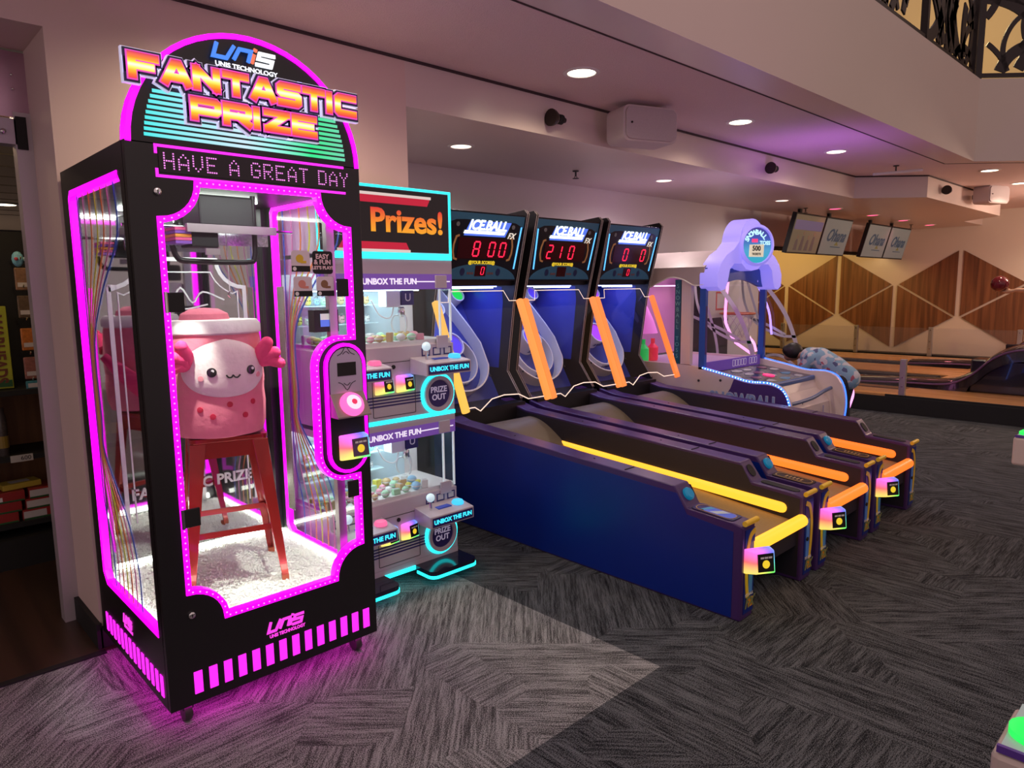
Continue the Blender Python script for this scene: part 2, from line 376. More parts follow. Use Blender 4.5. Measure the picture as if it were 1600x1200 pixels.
struct(MB().box(9.8, 15.3, 5.16, 5.22, 2.14, 2.17).build('cove_strip', emat('cove_glow', (1, .75, .4), 5)))
struct(MB().box(9.4, 15.4, 9.5, 9.6, 0, 2.65).box(9.4, 15.4, 5.1, 9.5, 2.66, 2.7).box(9.6, 9.75, 5.1, 9.5, 0, 2.66).build('wall_pit', DKGREY))
LANE = wood('maple_lane', (.42, .19, .07), (.62, .32, .13), 'Y', .5, .22)
GUT = mat('gutter', (.012, .011, .013), .25)
pf = MB().box(9.4, 15.4, -6, 9.5, -.05, .2).build('floor_platform', BLACKM); struct(pf)
def lane_row():
    ap = MB().box(9.43, 15.36, -6, 3.0, .2, .226).build('approach_boards', LANE, pf)
    MB().box(9.42, 9.44, -6, 3.05, .19, .228).build('edge_strip', BLACKM, pf)
    MB().box(9.43, 9.95, 3.0, 5.2, .2, .226).build('side_boards', LANE, pf)
    x = 9.95; i = 0
    while x < 15.2:
        MB().box(x, x+.24, 3.05, 9.4, .2, .206).build('gutter', GUT, pf)
        MB().box(x+.24, min(x+1.29, 15.36), 3.0, 9.4, .2, .226).build('lane_bed', LANE, pf)
        x += 1.29
        MB().box(x, min(x+.24, 15.36), 3.05, 9.4, .2, .206).build('gutter', GUT, pf)
        MB().box(x+.24, min(x+.5, 15.36), 3.05, 9.4, .2, .24).build('division_cap', BLACKM, pf)
        x += .5
lane_row()
struct(MB().box(2.505, 9.74, 4.925, 4.95, 0, .1).box(2.5, 2.52, 3.47, 4.95, 0, .1).box(.715, 2.5, 3.45, 3.47, 0, .1).box(.7, .722, 3.45, 3.86, 0, .12).build('baseboard_left', BLACKM))
# shop front: metal post, header panel, dark interior
struct(MB().box(.655, .735, 3.86, 3.94, 0, 2.40).build('door_1', mat('door_frame_metal', (.50, .44, .48), .35, metal=.3, noise=.04)))
dfr = bpy.data.objects['door_1']
MB().box(.735, .75, 3.87, 3.93, 0, 2.67).build('seal', BLACKM, dfr)
MB().box(-3, .72, 3.875, 3.90, 2.38, 2.66).build('header_panel', mat('header_metal', (.5, .32, .42), .22, metal=.6, noise=.3, nscale=4), dfr)  # pinkish reflection is put into the panel's mottled colour
MB().box(-3, .66, 3.86, 3.94, 2.26, 2.37).build('track', mat('track_metal', (.45, .38, .45), .35, metal=.4), dfr)
MB().box(.66, .70, 3.85, 3.87, 2.24, 2.38).build('track_end', BLACKM, dfr)
MB().ball((.61, 3.85, 2.31), .012).build('rivet', CHROME, dfr)
for z in (2.50, 2.56): MB().ball((.665, 3.868, z), .006, 8, 6).build('screw', CHROME, dfr)
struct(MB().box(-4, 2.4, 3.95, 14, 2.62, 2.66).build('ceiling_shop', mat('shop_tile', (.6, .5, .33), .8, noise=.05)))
cs = bpy.data.objects['ceiling_shop']
for i in range(12): MB().box(-2, 2.3, 4.6+i*.6, 4.61+i*.6, 2.612, 2.62).build('grid_bar', mat('grid_bar', (.3, .25, .17), .6), cs)
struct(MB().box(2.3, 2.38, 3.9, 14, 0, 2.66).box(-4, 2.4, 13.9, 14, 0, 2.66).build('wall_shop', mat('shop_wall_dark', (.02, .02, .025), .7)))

# ================================================================== tall prize machine
def prize_machine():
    T = thing('prize_machine', 'tall black prize machine with magenta light strips and rounded sign reading FANTASTIC PRIZE', 'arcade machine', (1.165, 3.0, 0))
    HW, YF, YB, Z0, Z1 = .4375, -.435, .45, .085, 2.095
    # door with notched window; the window bulges in round the control pill
    hx0, hx1, hz0, hz1, nr = -.345, .378, .388, 1.975, .13
    px0, pzt, pzb = .203, 1.405, .818; pr = .115
    hole = arc(hx0, hz1, nr, 0, -90, 8)[::-1]
    hole = [(hx0, hz1-nr)]+arc(hx0, hz1, nr, -90, 0, 8)[1:]            # top-left notch
    hole += arc(hx1, hz1, nr, 180, 270, 8)                              # top-right notch
    hole += [(hx1, pzt)]+arc(px0+pr, pzt-pr, pr, 90, 180, 8)+arc(px0+pr, pzb+pr, pr, 180, 270, 8)+[(hx1, pzb)]
    hole += arc(hx1, hz0, nr, 90, 180, 8)                               # bottom-right notch
    hole += arc(hx0, hz0, nr, 0, 90, 8)                                 # bottom-left notch
    MB().prism([(-HW, Z0), (HW, Z0), (HW, Z1), (-HW, Z1)], 'y', YF, YF+.025, [hole]).build('front_door', BLACK, T, bevel=.002)
    MB().strip(hole, .02, 'y', YF-.004, YF+.03, closed=True, off=.0).build('window_light_strip', PINKLED, T, label='magenta light strip around the notched window')
    MB().prism(hole, 'y', YF+.012, YF+.016).build('front_glass', GLASS, T)
    # led beads along the strip
    beads = MB(); acc = 0
    for a, b in zip(hole, hole[1:]+hole[:1]):
        A, B = Vector(a), Vector(b); d = (B-A).length; n = max(1, int(d/.022))
        for i in range(n):
            p = A.lerp(B, (i+.5)/n); beads.box(p.x-.0022, p.x+.0022, YF-.0062, YF-.004, p.y-.0022, p.y+.0022)
    beads.build('led_bead', emat('led_bead_glow', (1, .22, 1), 2.2), T, kind='stuff')
    # side walls with lit windows
    wy0, wy1, wz0, wz1 = -.365, .335, .365, 1.995
    win = [(wy0, wz0)]+[(wy1-.04, wz0-.0)]+[(wy1, wz0+.04), (wy1, wz1-.02), (wy1-.02, wz1), (wy0+.03, wz1), (wy0, wz1-.03)]
    for s in (-1, 1):
        x0, x1 = (s*HW, s*(HW-.022))
        sd = MB().prism([(YF+.03, Z0), (YB, Z0), (YB, Z1), (YF+.03, Z1)], 'x', x0, x1, [win]).build('side_wall', BLACK, T)
        MB().strip(win[:1]+win[1:6], .026, 'x', s*(HW+.002), s*(HW-.026)).build('window_light_strip', PINKLED, sd)
        MB().prism(win, 'x', s*(HW-.010), s*(HW-.014)).build('side_glass', GLASS, sd)
        # wavy printed ribbons on the glass
        cols = [('blue', (.03, .10, .6)), ('pink', (.7, .2, .45)), ('orange', (.8, .22, .03)), ('yellow', (.7, .7, .04)), ('orange', (.8, .22, .03)), ('pink', (.7, .2, .45)), ('blue', (.04, .16, .7))]
        for i, (cn, c) in enumerate(cols):
            yt = .25-i*.083; ym = .262-i*.014; yb2 = .255-i*.052; ye = .19-i*.058
            pth = smooth_path([(yt, 1.985), (yt, 1.80), ((yt*.4+ym*.6)+.0, 1.60), (ym, 1.40), (ym, 1.1), (ym-.004, .95), (yb2, .74), (ye, .55), (ye-.004, .378)], 5)
            MB().strip(pth, .011, 'x', s*(HW-.008), s*(HW-.0065)).build('printed_ribbon', mat('ribbon_'+cn, c, .4), sd)
        # vertical sparkle bands
        MB().box(min(s*.405, s*.409), max(s*.405, s*.409), .235, .30, .5, 1.62).build('sparkle_band', mat('hologram', (.7, .55, .45), .25, metal=.8, noise=.9, nscale=220), sd)
    # body: posts, floor tray, roof, back mirror
    MB().box(-HW+.001, HW-.001, YF+.026, YB, Z0, .33).build('base_box', BLACK, T)
    MB().box(-HW+.001, HW-.001, YF+.026, YB, 2.0, Z1).build('roof_box', BLACK, T)
    for s in (-1, 1):
        MB().box(min(s*HW*.995, s*.40), max(s*HW*.995, s*.40), YF+.026, YF+.06, .33, 2.0).build('corner_post', BLACK, T, bevel=.004)
        MB().box(min(s*HW*.995, s*.39), max(s*HW*.995, s*.39), YB-.05, YB, .33, 2.0).build('corner_post', BLACK, T)
    MB().box(.30, .335, -.39, -.36, .34, 2.0).build('inner_post', STEEL, T)
    bk = MB().box(-.39, .39, YB-.012, YB, .33, 2.0).build('back_panel', mat('back_mirror', (.55, .55, .56), .04, metal=1), T)
    yb = YB-.014
    WL = mat('white_print', (.75, .8, .78), .5)
    bo = [(-.3, .55), (-.3, 1.62)]+arc(-.3, 1.75, .13, -90, 0, 6)+arc(.3, 1.75, .13, 180, 270, 6)+[(.3, .55)]
    MB().strip(bo, .018, 'y', yb-.002, yb).build('printed_border', WL, bk)
    bi = [(-.265, .55), (-.265, 1.60)]+arc(-.3, 1.75, .17, -70, -20, 6)+arc(.3, 1.75, .17, 200, 250, 6)+[(.265, 1.60), (.265, .55)]
    MB().strip(bi, .006, 'y', yb-.002, yb).build('printed_border', WL, bk)
    text('printed_text', 'FANTASTIC PRIZE', .07, WL, bk, FRONT, (0, yb-.001, .68), ex=.001, off=.002)
    for q in ([(-.2, 1.56), (-.1, 1.6), (-.05, 1.55), (0, 1.62), (.05, 1.55), (.1, 1.6), (.2, 1.56)], [(-.12, 1.54), (0, 1.52), (.12, 1.54)]):
        MB().strip(smooth_path(q, 4), .007, 'y', yb-.002, yb).build('printed_scroll', WL, bk)
    # interior lamp, gantry and hanging rig
    MB().box(-.15, .25, .12, .20, 1.988, 1.999).build('interior_lamp', emat('interior_lamp_glow', (.92, 1, .9), 34), T)
    MB().box(-.25, .25, -.36, -.33, 1.988, 1.999).build('interior_lamp', MATS['interior_lamp_glow'], T)
    FLM = emat('floor_fill_glow', (.95, 1, .86), 14)  # glowing fill strips added round the bed to brighten the gravel
    MB().box(-.36, .36, YF+.03, YF+.04, .36, .384).build('floor_fill_strip', FLM, T); MB().box(-.36, .36, YB-.03, YB-.02, .36, .375).build('floor_fill_strip', FLM, T)
    for s in (-1, 1): MB().box(*sorted((s*.405, s*.412)), -.36, .40, .355, .368).build('floor_fill_strip', FLM, T)
    for x in (-.30, .30):  # added fill spots with invented housings, aimed at the gravel
        l = lamp('gravel_fill_spot', 'SPOT', (x, -.33, 1.96), 70, (.93, 1, .85), (x*.75, .0, .36), spot_size=.62, spot_blend=.6, shadow_soft_size=.02); l.parent = T
        MB().lathe([(.022, 0), (.022, .02), (.012, .03)], (x, -.33, 1.965), 12).build('fill_spot_housing', DKGREY, T, smooth=True)
    rg = MB().box(-.10, .12, -.13, .06, 1.86, 1.98).build('gantry_motor', DKGREY, T, bevel=.008)
    MB().box(-.16, .20, -.16, -.14, 1.83, 1.862).build('gantry_plate', STEEL, rg)
    MB().box(-.14, .30, .14, .15, 1.80, 1.87).build('hologram_strip', mat('hologram_blue', (.5, .6, .8), .2, metal=.9, noise=.9, nscale=160), rg)
    MB().tube([(-.34, .02, 1.86), (.36, .02, 1.86)], .006).build('rail', CHROME, rg)
    MB().tube(smooth_path([(.13, -.1, 1.99), (.13, -.1, 1.80), (.125, -.1, 1.74), (.09, -.1, 1.72), (-.14, -.1, 1.72), (-.185, -.1, 1.735), (-.2, -.1, 1.78)], 5), .011, 10).build('bumper_rod', BLACK, rg, smooth=True)
    MB().box(-.14, -.035, -.14, -.02, 1.775, 1.855).build('cutter_box', BLACKM, rg, bevel=.004)
    for i, c in enumerate(((.25, .1, .5), (.8, .12, .3), (.9, .4, .05), (.8, .12, .3), (.25, .1, .5))):
        MB().box(-.20, -.14, -.142, -.02, 1.785+i*.013, 1.796+i*.013).build('printed_stripe', mat('cutter_stripe%d' % (i % 3), c, .4), rg)
    MB().box(-.09, -.035, -.147, -.135, 1.745, 1.77).build('blade', STEEL, rg)
    MB().tube([(.03, -.05, 1.86), (.032, -.05, 1.70), (.028, -.06, 1.60)], .0018, 5).build('string', WHITE, rg)
    MB().tube([(.028, -.06, 1.60), (.02, -.06, 1.585), (.03, -.06, 1.575)], .003, 5).build('hook', CHROME, rg)
    # bed of white gravel
    gv = MB(); rnd = random.Random(3)
    gv.box(-.41, .41, -.38, .43, .31, .352)
    for i in range(5200):
        x, y = rnd.uniform(-.405, .405), rnd.uniform(-.375, .425); r = rnd.uniform(.004, .0085); z = .352+rnd.uniform(0, .006)
        a = rnd.uniform(0, PI); c, s_ = math.cos(a)*r, math.sin(a)*r
        gv.add([(x+c, y+s_, z), (x-s_, y+c, z), (x-c, y-s_, z), (x+s_, y-c, z), (x, y, z+r*.8)], [(0, 1, 4), (1, 2, 4), (2, 3, 4), (3, 0, 4)])
    gv.build('white_gravel', mat('gravel', (.88, .9, .84), .8), T, kind='stuff', label='bed of small white stones')
    # base: glowing slots, logo, castors, underglow
    for i in range(14):
        x = -.35+.0553*i
        MB().box(x-.0, x+.03, YF-.003, YF, .125, .21).build('glow_slot', PINKSOFT, T)
        y = -.375+.0553*i
        for s in (-1, 1): MB().box(min(s*HW, s*(HW+.003)), max(s*HW, s*(HW+.003)), y, y+.028, .122, .205).build('glow_slot', PINKSOFT, T)
    LOG = emat('logo_magenta', (1, .05, .75), 1.2)
    def unis(x0, x1, z0, z1, d, m, ax='y', flip=1, tech=True, mats=None, th=.003):
        w = (z1-z0)*.15; zs = z0+(z1-z0)*.3; L = x1-x0; h = z1-zs; sl = .5
        g = {'u': [[(0, 1), (0, 0), (.8, 0), (1.05, 1)]], 'n': [[(0, 0), (.18, .85), (1, .85), (1, 0)]], 'i': [[(0, 0), (.0, .7)], [(.08, .92), (.08, 1.12)]], 's': [[(1, .85), (0, .85), (0, .45), (.9, .42), (.9, 0), (-.1, 0)]]}
        xx = x0; res = []
        for ch, cw in (('u', .27), ('n', .24), ('i', .05), ('s', .27)):
            mb = MB()
            for st in g[ch]:
                mb.strip([((xx+px*cw*L*.9+pz*h*sl*.5)*flip, zs+w/2+pz*(h-w)) for px, pz in st], w, ax, d-th, d)
            mm = (mats or {}).get(ch, m); mb.build('logo_letter', mm, T); xx += cw*L+.03*L
        if tech:
            M = FRONT if ax == 'y' else LEFT
            loc = ((x0+x1)/2, d-.001, z0+(z1-z0)*.1) if ax == 'y' else (d-.001, (x0+x1)/2*flip, z0+(z1-z0)*.1)
            text('logo_text', 'UNIS TECHNOLOGY', (z1-z0)*.26, m, T, M, loc, ex=.001, fit=(x1-x0)*.95, off=.0006)
    unis(-.06, .10, .232, .305, YF, LOG)
    unis(-.09, .03, .235, .30, -HW, LOG, 'x', -1)
    for sx in (-1, 1):
        for sy in (-1, 1):
            cx, cy = sx*.365, .0075+sy*.385
            f = MB().box(cx-.02, cx+.02, cy-.012, cy+.012, .05, .086).build('castor', DKGREY, T)
            MB().lathe([(.004, -.014), (.033, -.014), (.036, -.008), (.036, .008), (.033, .014), (.004, .014)], (cx, cy+.01, .036), 18, Matrix.Rotation(PI/2, 3, 'Y')).build('wheel', mat('castor_rubber', (.04, .035, .035), .4), f, smooth=True)
    MB().box(-.40, .40, -.40, -.38, .072, .084).box(-.40, -.38, -.38, .42, .072, .084).box(.38, .40, -.38, .42, .072, .084).build('underglow_strip', emat('underglow', (1, 0, .72), 9), T, label='magenta light strip under the base')
    # locks, hinges, latches
    for lx, lz in ((-.347, 1.935), (-.342, .432)):
        l = MB().lathe([(.012, .0), (.012, .008), (.009, .01), (.0, .01)], (lx, YF, lz), 16, Matrix.Rotation(PI/2, 3, 'X')).build('lock', CHROME, T, smooth=True)
        MB().box(lx-.0015, lx+.0015, YF-.0112, YF-.0098, lz-.006, lz+.006).build('keyhole', BLACKM, l)
    for z in (1.565, .795):
        h = MB().box(-.345, -.288, YF-.012, YF-.003, z-.034, z+.034).build('hinge', BLACKM, T, bevel=.003)
        MB().tube([(-.347, YF-.008, z-.036), (-.347, YF-.008, z+.036)], .006).build('hinge_pin', CHROME, h, smooth=True)
    for x, z in ((.335, 1.61), (.345, .765)):
        MB().box(x-.026, x+.026, YF-.012, YF-.003, z-.036, z+.036).build('latch', BLACKM, T, bevel=.003)
    # message display
    for z0_, z1_ in ((2.082, 2.091),): MB().box(-.343, .365, YF-.003, YF, z0_, z1_).build('display_light_line', PINKSOFT, T)
    MB().box(-.343, .370, YF-.003, YF, 1.983, 1.992).build('display_light_line', PINKSOFT, T)
    MB().box(-.347, -.338, YF-.003, YF, 2.06, 2.091).build('display_light_line', PINKSOFT, T); MB().box(-.347, -.338, YF-.003, YF, 1.983, 2.012).build('display_light_line', PINKSOFT, T)
    dp = MB().box(-.335, .375, YF-.004, YF, 2.0, 2.075).build('message_display', mat('display_black', (.012, .004, .012), .25), T)
    F5 = {'H': '1000110001100011111110001100011000 1', 'A': '00100010101000110001111111000110001', 'V': '10001100011000110001100010101000100', 'E': '11111100001000011110100001000011111',
          'G': '01110100011000010111100011000101110', 'R': '11110100011000111110101001001010001', 'T': '11111001000010000100001000010000100', 'D': '11110100011000110001100011000111110', 'Y': '10001100010101000100001000010000100'}
    dots = MB(); x = -.318; st = .00755; DM = emat('dot_pink', (.9, .25, .8), 1.3)
    for ch in 'HAVE A GREAT DAY':
        if ch == ' ': x += st*4.2; dots.build('message_word', DM, dp, kind='stuff'); dots = MB(); continue
        bits = F5[ch].replace(' ', '')
        for i, b in enumerate(bits[:35]):
            if b == '1':
                r_, c_ = divmod(i, 5); zz = 2.063-r_*.0082; xx = x+c_*st
                dots.box(xx-.0023, xx+.0023, YF-.0055, YF-.004, zz-.0023, zz+.0023)
        x += st*6.3
    dots.build('message_word', DM, dp, kind='stuff')
    # rounded topper sign
    tp = arc(0, 2.09, .432, 0, 180, 28, .412)
    top = MB().prism(tp, 'y', YF, YF+.06).build('topper_board', BLACK, T)
    MB().strip(arc(0, 2.09, .425, 0, 180, 28, .405), .017, 'y', YF-.006, YF+.05).build('topper_light_rim', PINKLED, top)
    grad = ramp_emat('topper_stripe_ink', 'X', -.38, .38, [(0, (.05, .75, .75)), (.45, (.55, .75, .85)), (.6, (.3, .8, .75)), (.8, (.02, .75, .25)), (1, (.15, .6, .4))], 1.15)
    for i in range(9):
        z = 2.113+i*.0178; hw = .405*math.sqrt(max(.02, 1-((z+.006-2.09)/.412)**2))-.03
        MB().box(-hw, hw, YF-.002, YF, z, z+.0108).build('lit_stripe', grad, top)
    inkF = [(0, (.75, .03, .06)), (.14, (.85, .15, .02)), (.3, (1, .45, .02)), (.42, (1, .8, .15)), (.52, (1, 1, .7)), (.62, (1, .75, .05)), (.78, (.95, .22, .02)), (1, (.6, .02, .1))]
    OUT1 = mat('letter_halo', (.75, .72, .9), .4, emit=(.75, .7, 1), es=.5); OUT2 = mat('letter_navy', (.02, .02, .09), .4); OUT3 = mat('letter_magenta', (.5, .05, .4), .4, emit=(.75, .08, .55), es=.8)
    for word, x0, x1, z0, z1, w in (('FANTASTIC', -.418, .412, 2.277, 2.36, .0235), ('PRIZE', -.232, .235, 2.176, 2.255, .0225)):
        wd = bpy.data.objects.new('sign_word', None); COL.objects.link(wd); wd.parent = top; wd['label'] = 'glowing red and yellow lettering ' + word
        ink = ramp_emat('ink_'+word, 'Z', z0, z1, inkF, 1.25)
        for nm, m, ww, d in (('letter_outline', OUT1, w+.030, (.030, .012)), ('letter_outline', OUT2, w+.023, (.036, .014)), ('letter_outline', OUT3, w+.009, (.040, .016)), ('letter_face', ink, w, (.044, .018))):
            stroke_word(word, x0-(ww-w)/2, x1+(ww-w)/2, z0-(ww-w)/2, z1+(ww-w)/2, ww, YF-d[0], YF-d[1], gap=.40 if word[0] == 'F' else .36).build(nm, m, wd)
    bl = mat('unis_blue', (.05, .2, .7), .4, emit=(.06, .25, .85), es=.9); wt = mat('unis_white', (.8, .8, .8), .4, emit=(.8, .9, .95), es=1.0); rd = mat('unis_red', (.8, .1, .05), .4, emit=(.9, .2, .1), es=.9)
    unis(-.135, .105, 2.378, 2.462, YF-.012, wt, mats={'u': bl, 'n': bl, 'i': rd}, th=.008)
    # control pill on the right of the door
    pc = px0+pr; q = .088
    pill = arc(pc+.01, pzt-pr+.0, q, 0, 180, 12)+arc(pc+.01, pzb+pr, q, 180, 360, 12)
    cp = MB().prism(pill, 'y', YF-.012, YF).build('control_plate', BLACKM, T)
    MB().strip(pill, .013, 'y', YF-.016, YF-.002, closed=True).build('control_light_strip', PINKLED, cp)
    gp = arc(pc+.01, pzt-pr, .075, 0, 180, 12)+[(pc-.065, 1.175), (pc+.085, 1.175)]
    MB().prism(gp, 'y', YF-.018, YF-.012).build('control_face', mat('silver_plate', (.42, .42, .46), .35, metal=.4), cp)
    MB().box(pc-.03, pc+.055, YF-.021, YF-.018, 1.25, 1.305).build('control_screen', BLACKM, cp)
    ORN = mat('ornament_print', (.06, .06, .08), .5)
    for q_ in ([(-.04, 1.335), (-.02, 1.345), (0, 1.37), (.02, 1.345), (.04, 1.335)], [(-.015, 1.34), (0, 1.35), (.015, 1.34)], [(-.04, 1.225), (-.02, 1.215), (0, 1.19), (.02, 1.215), (.04, 1.225)], [(-.015, 1.22), (0, 1.21), (.015, 1.22)]):
        MB().strip(smooth_path([(pc+.012+a, b) for a, b in q_], 3), .003, 'y', YF-.0195, YF-.018).build('ornament', ORN, cp)
    # sloped ledge with the big round button
    MB().prism([(YF-.012, 1.18), (YF-.018, 1.18), (YF-.075, 1.09), (YF-.075, 1.083), (YF-.012, 1.083)], 'x', pc-.068, pc+.088).build('button_ledge', mat('ledge_metal', (.35, .28, .26), .4, metal=.5), cp, bevel=.002)
    nrm = Vector((0, -.845, .535)); R = nrm.to_track_quat('Z', 'Y').to_matrix()
    bc = Vector((pc+.01, YF-.048, 1.132))
    bt = MB().lathe([(.052, 0), (.052, .012), (.046, .022), (.034, .027), (.0, .029)], bc, 24, R).build('play_button', emat('button_pink', (1, .12, .42), 1.6), cp, smooth=True)
    MB().lathe([(.033, .0268), (.03, .031), (.0, .032)], bc, 20, R).build('button_centre', emat('button_pale', (1, .55, .65), 1.5), bt, smooth=True)
    MB().lathe([(.013, .031), (.011, .035), (.0, .035)], bc, 8, R).build('button_star', emat('button_red', (.9, .03, .12), 1), bt)
    card_reader((pc+.02, YF-.02, .952), cp, 1.0, PI*.0)
    # stickers on the window
    def sticker(x, z, w, h, kind):
        y = YF+.008
        s = MB().prism(rrect(x, x+w, z-h, z, .012), 'y', y, y+.002).build('sticker', BLACKM if kind == 'fun' else mat('sticker_white', (.75, .65, .72), .5), T)
        if kind == 'fun':
            for i, (tx, sz) in enumerate((('EASY', .026), ('& FUN', .026), ("LET'S PLAY!", .018))):
                text('sticker_text', tx, sz, mat('sticker_pink', (.85, .6, .65), .5), s, FRONT, (x+w*.48, y-.0005, z-.022-i*.022), ex=.0008, off=.0008)
        else:
            MB().box(x, x+w, y-.001, y, z-h, z-h*.72).build('sticker_band', BLACKM, s)
            c = {'hand': (.75, .5, .02), 'toy': (.7, .25, .2), 'bear': (.25, .12, .05)}[kind]
            MB().prism(arc(x+w*.45, z-h*.38, .016, 0, 360, 12)[:-1], 'y', y-.001, y).build('sticker_drawing', mat('sticker_'+kind, c, .5), s)
            MB().box(x+w*.5, x+w*.8, y-.0012, y, z-h*.6, z-h*.48).build('sticker_drawing', mat('sticker_'+kind, c, .5), s)
            MB().prism(arc(x+.012, z-h*.86, .008, 0, 360, 10)[:-1], 'y', y-.0016, y-.001).build('sticker_number', WHITE, s)
    sticker(.125, 1.755, .078, .082, 'hand'); sticker(.215, 1.755, .088, .09, 'fun'); sticker(.13, 1.655, .078, .078, 'toy'); sticker(.228, 1.655, .076, .078, 'bear')
    # ticket box seen inside near the right corner
    tb = MB().box(.235, .345, -.38, -.33, 1.43, 1.52).build('cash_box', BLACKM, T)
    MB().box(.262, .332, -.383, -.38, 1.452, 1.505).build('cash_box_screen', emat('lcd_blue', (.12, .2, .9), .9), tb)
    MB().box(.262, .332, -.3835, -.38, 1.48, 1.505).build('cash_box_label', mat('lcd_white', (.6, .6, .55), .4, emit=(.7, .75, .7), es=.5), tb)
    return T

def rainbow_mat():
    m = bpy.data.materials.new('rainbow_glow'); m.use_nodes = True; MATS['rainbow'] = m; nt = m.node_tree; b = nt.nodes['Principled BSDF']
    tc = nt.nodes.new('ShaderNodeTexCoord'); sp = nt.nodes.new('ShaderNodeSeparateXYZ'); nt.links.new(tc.outputs['Generated'], sp.inputs[0])
    at = nt.nodes.new('ShaderNodeMath'); at.operation = 'ARCTAN2'
    su = []
    for k in (0, 2):
        q = nt.nodes.new('ShaderNodeMath'); q.operation = 'SUBTRACT'; q.inputs[1].default_value = .5; nt.links.new(sp.outputs[k], q.inputs[0]); su.append(q)
    nt.links.new(su[1].outputs[0], at.inputs[0]); nt.links.new(su[0].outputs[0], at.inputs[1])
    mr = nt.nodes.new('ShaderNodeMapRange'); mr.inputs['From Min'].default_value = -PI; mr.inputs['From Max'].default_value = PI; nt.links.new(at.outputs[0], mr.inputs['Value'])
    hsv = nt.nodes.new('ShaderNodeCombineColor'); hsv.mode = 'HSV'; hsv.inputs[1].default_value = .88; hsv.inputs[2].default_value = 1; nt.links.new(mr.outputs[0], hsv.inputs[0])
    nt.links.new(hsv.outputs[0], b.inputs['Emission Color']); b.inputs['Emission Strength'].default_value = 1.1; b.inputs['Base Color'].default_value = (.3, .3, .3, 1)
    return m
RAINBOW = rainbow_mat()
def card_reader(c, parent, k=1.0, turn=0.):
    """small wedge-shaped swipe reader with a colour-changing shell; c is the back centre"""
    M = Matrix.Translation(Vector(c)) @ Matrix.Rotation(turn, 4, 'Z') @ Matrix.Diagonal((k, k, k, 1))
    a = .062; zt = .055
    back = [(-a, -zt), (a, -zt), (a, zt), (-a, zt)]; fr = [(-a*.5, -zt*.85), (a*1.0, -zt*.9), (a*1.0, zt*.9), (-a*.5, zt*.9)]
    vs = [(x, 0, z) for x, z in back]+[(x, -.036-.012*(z < 0), z*.95) for x, z in fr]
    mb = MB().add(vs, [(3, 2, 1, 0), (4, 5, 6, 7), (0, 1, 5, 4), (1, 2, 6, 5), (2, 3, 7, 6), (3, 0, 4, 7)]).xf(M)
    sh = mb.build('card_reader', RAINBOW, parent, bevel=.006*k, label='card reader with rainbow-lit shell')
    fc = [Vector(vs[i]) for i in (4, 5, 6, 7)]; cen = sum(fc, Vector())/4
    n = (fc[1]-fc[0]).cross(fc[3]-fc[0]).normalized()
    if n.y > 0: n = -n
    sc = [cen+(p-cen)*.8+n*.0015 for p in fc]; s2 = [p+n*.003 for p in sc]
    scr = MB().add(sc+s2, [(0, 1, 2, 3), (7, 6, 5, 4), (0, 4, 5, 1), (1, 5, 6, 2), (2, 6, 7, 3), (3, 7, 4, 0)]).xf(M).build('reader_screen', mat('reader_black', (.015, .012, .01), .2), sh)
    R = n.to_track_quat('Z', 'Y').to_matrix()
    MB().lathe([(.017, .0), (.017, .0045), (0, .0045)], cen+n*.002-Vector((0, 0, .006)), 16, R).xf(M).build('reader_badge', emat('badge_yellow', (1, .68, .03), .9), scr)
    T_ = M @ Matrix.Translation(cen+n*.005+Vector((0, 0, .022))) @ (Matrix(((1, 0, 0), (0, -n.z*0, -1), (0, 1, 0))).to_4x4())
    for i in range(3): MB().box(-.027+i*.019, -.011+i*.019, -.004, .004, 0, .0006).xf(T_).build('reader_mark', WHITE, scr)
    return sh
prize_machine()

# ------------------------------------------------------------------ stool in the machine
def stool():
    RED = mat('red_enamel', (.36, .018, .014), .28, metal=.35, noise=.08, coat=.4)
    T = thing('metal_stool', 'red painted metal stool with tapered legs on white stones inside the black prize machine', 'stool', (1.17, 3.03, .355), -.28)
    H = .645; st = .145; sb = .20
    MB().prism(rrect(-.155, .155, -.155, .155, .03), 'z', H-.018, H).build('seat', RED, T, bevel=.006, smooth=True)
    MB().prism(rrect(-.152, .152, -.152, .152, .03), 'z', H-.085, H-.018, [rrect(-.14, .14, -.14, .14, .02)[::-1]]).build('apron', RED, T)
    for sx in (-1, 1):
        for sy in (-1, 1):
            tw, bw = .062, .028
            def ring(cx, cy, w, z): return [(cx-sx*w, cy, z), (cx, cy, z), (cx, cy-sy*w, z), (cx-sx*.006, cy-sy*w, z), (cx-sx*.006, cy-sy*.006, z), (cx-sx*w, cy-sy*.006, z)]
            a = ring(sx*st*1.05, sy*st*1.05, tw, H-.02); b = ring(sx*sb, sy*sb, bw, .02)
            MB().add(a+b, [(i, (i+1) % 6, 6+(i+1) % 6, 6+i) for i in range(6)]+[tuple(range(6)), tuple(range(11, 5, -1))]).build('leg', RED, T, bevel=.002)
            MB().box(*sorted((sx*sb, sx*(sb-bw))), *sorted((sy*sb, sy*(sb-bw))), 0, .022).build('foot_cap', mat('stool_cap', (.35, .06, .02), .5), T)
    zc = .24; e = sb-(sb-st)*zc/H-.012
    for s in (-1, 1):
        MB().box(-e, e, s*e-.004, s*e+.004, zc-.012, zc+.012).build('brace', RED, T)
        MB().box(s*e-.004, s*e+.004, -e, e, zc-.012, zc+.012).build('brace', RED, T)
stool()

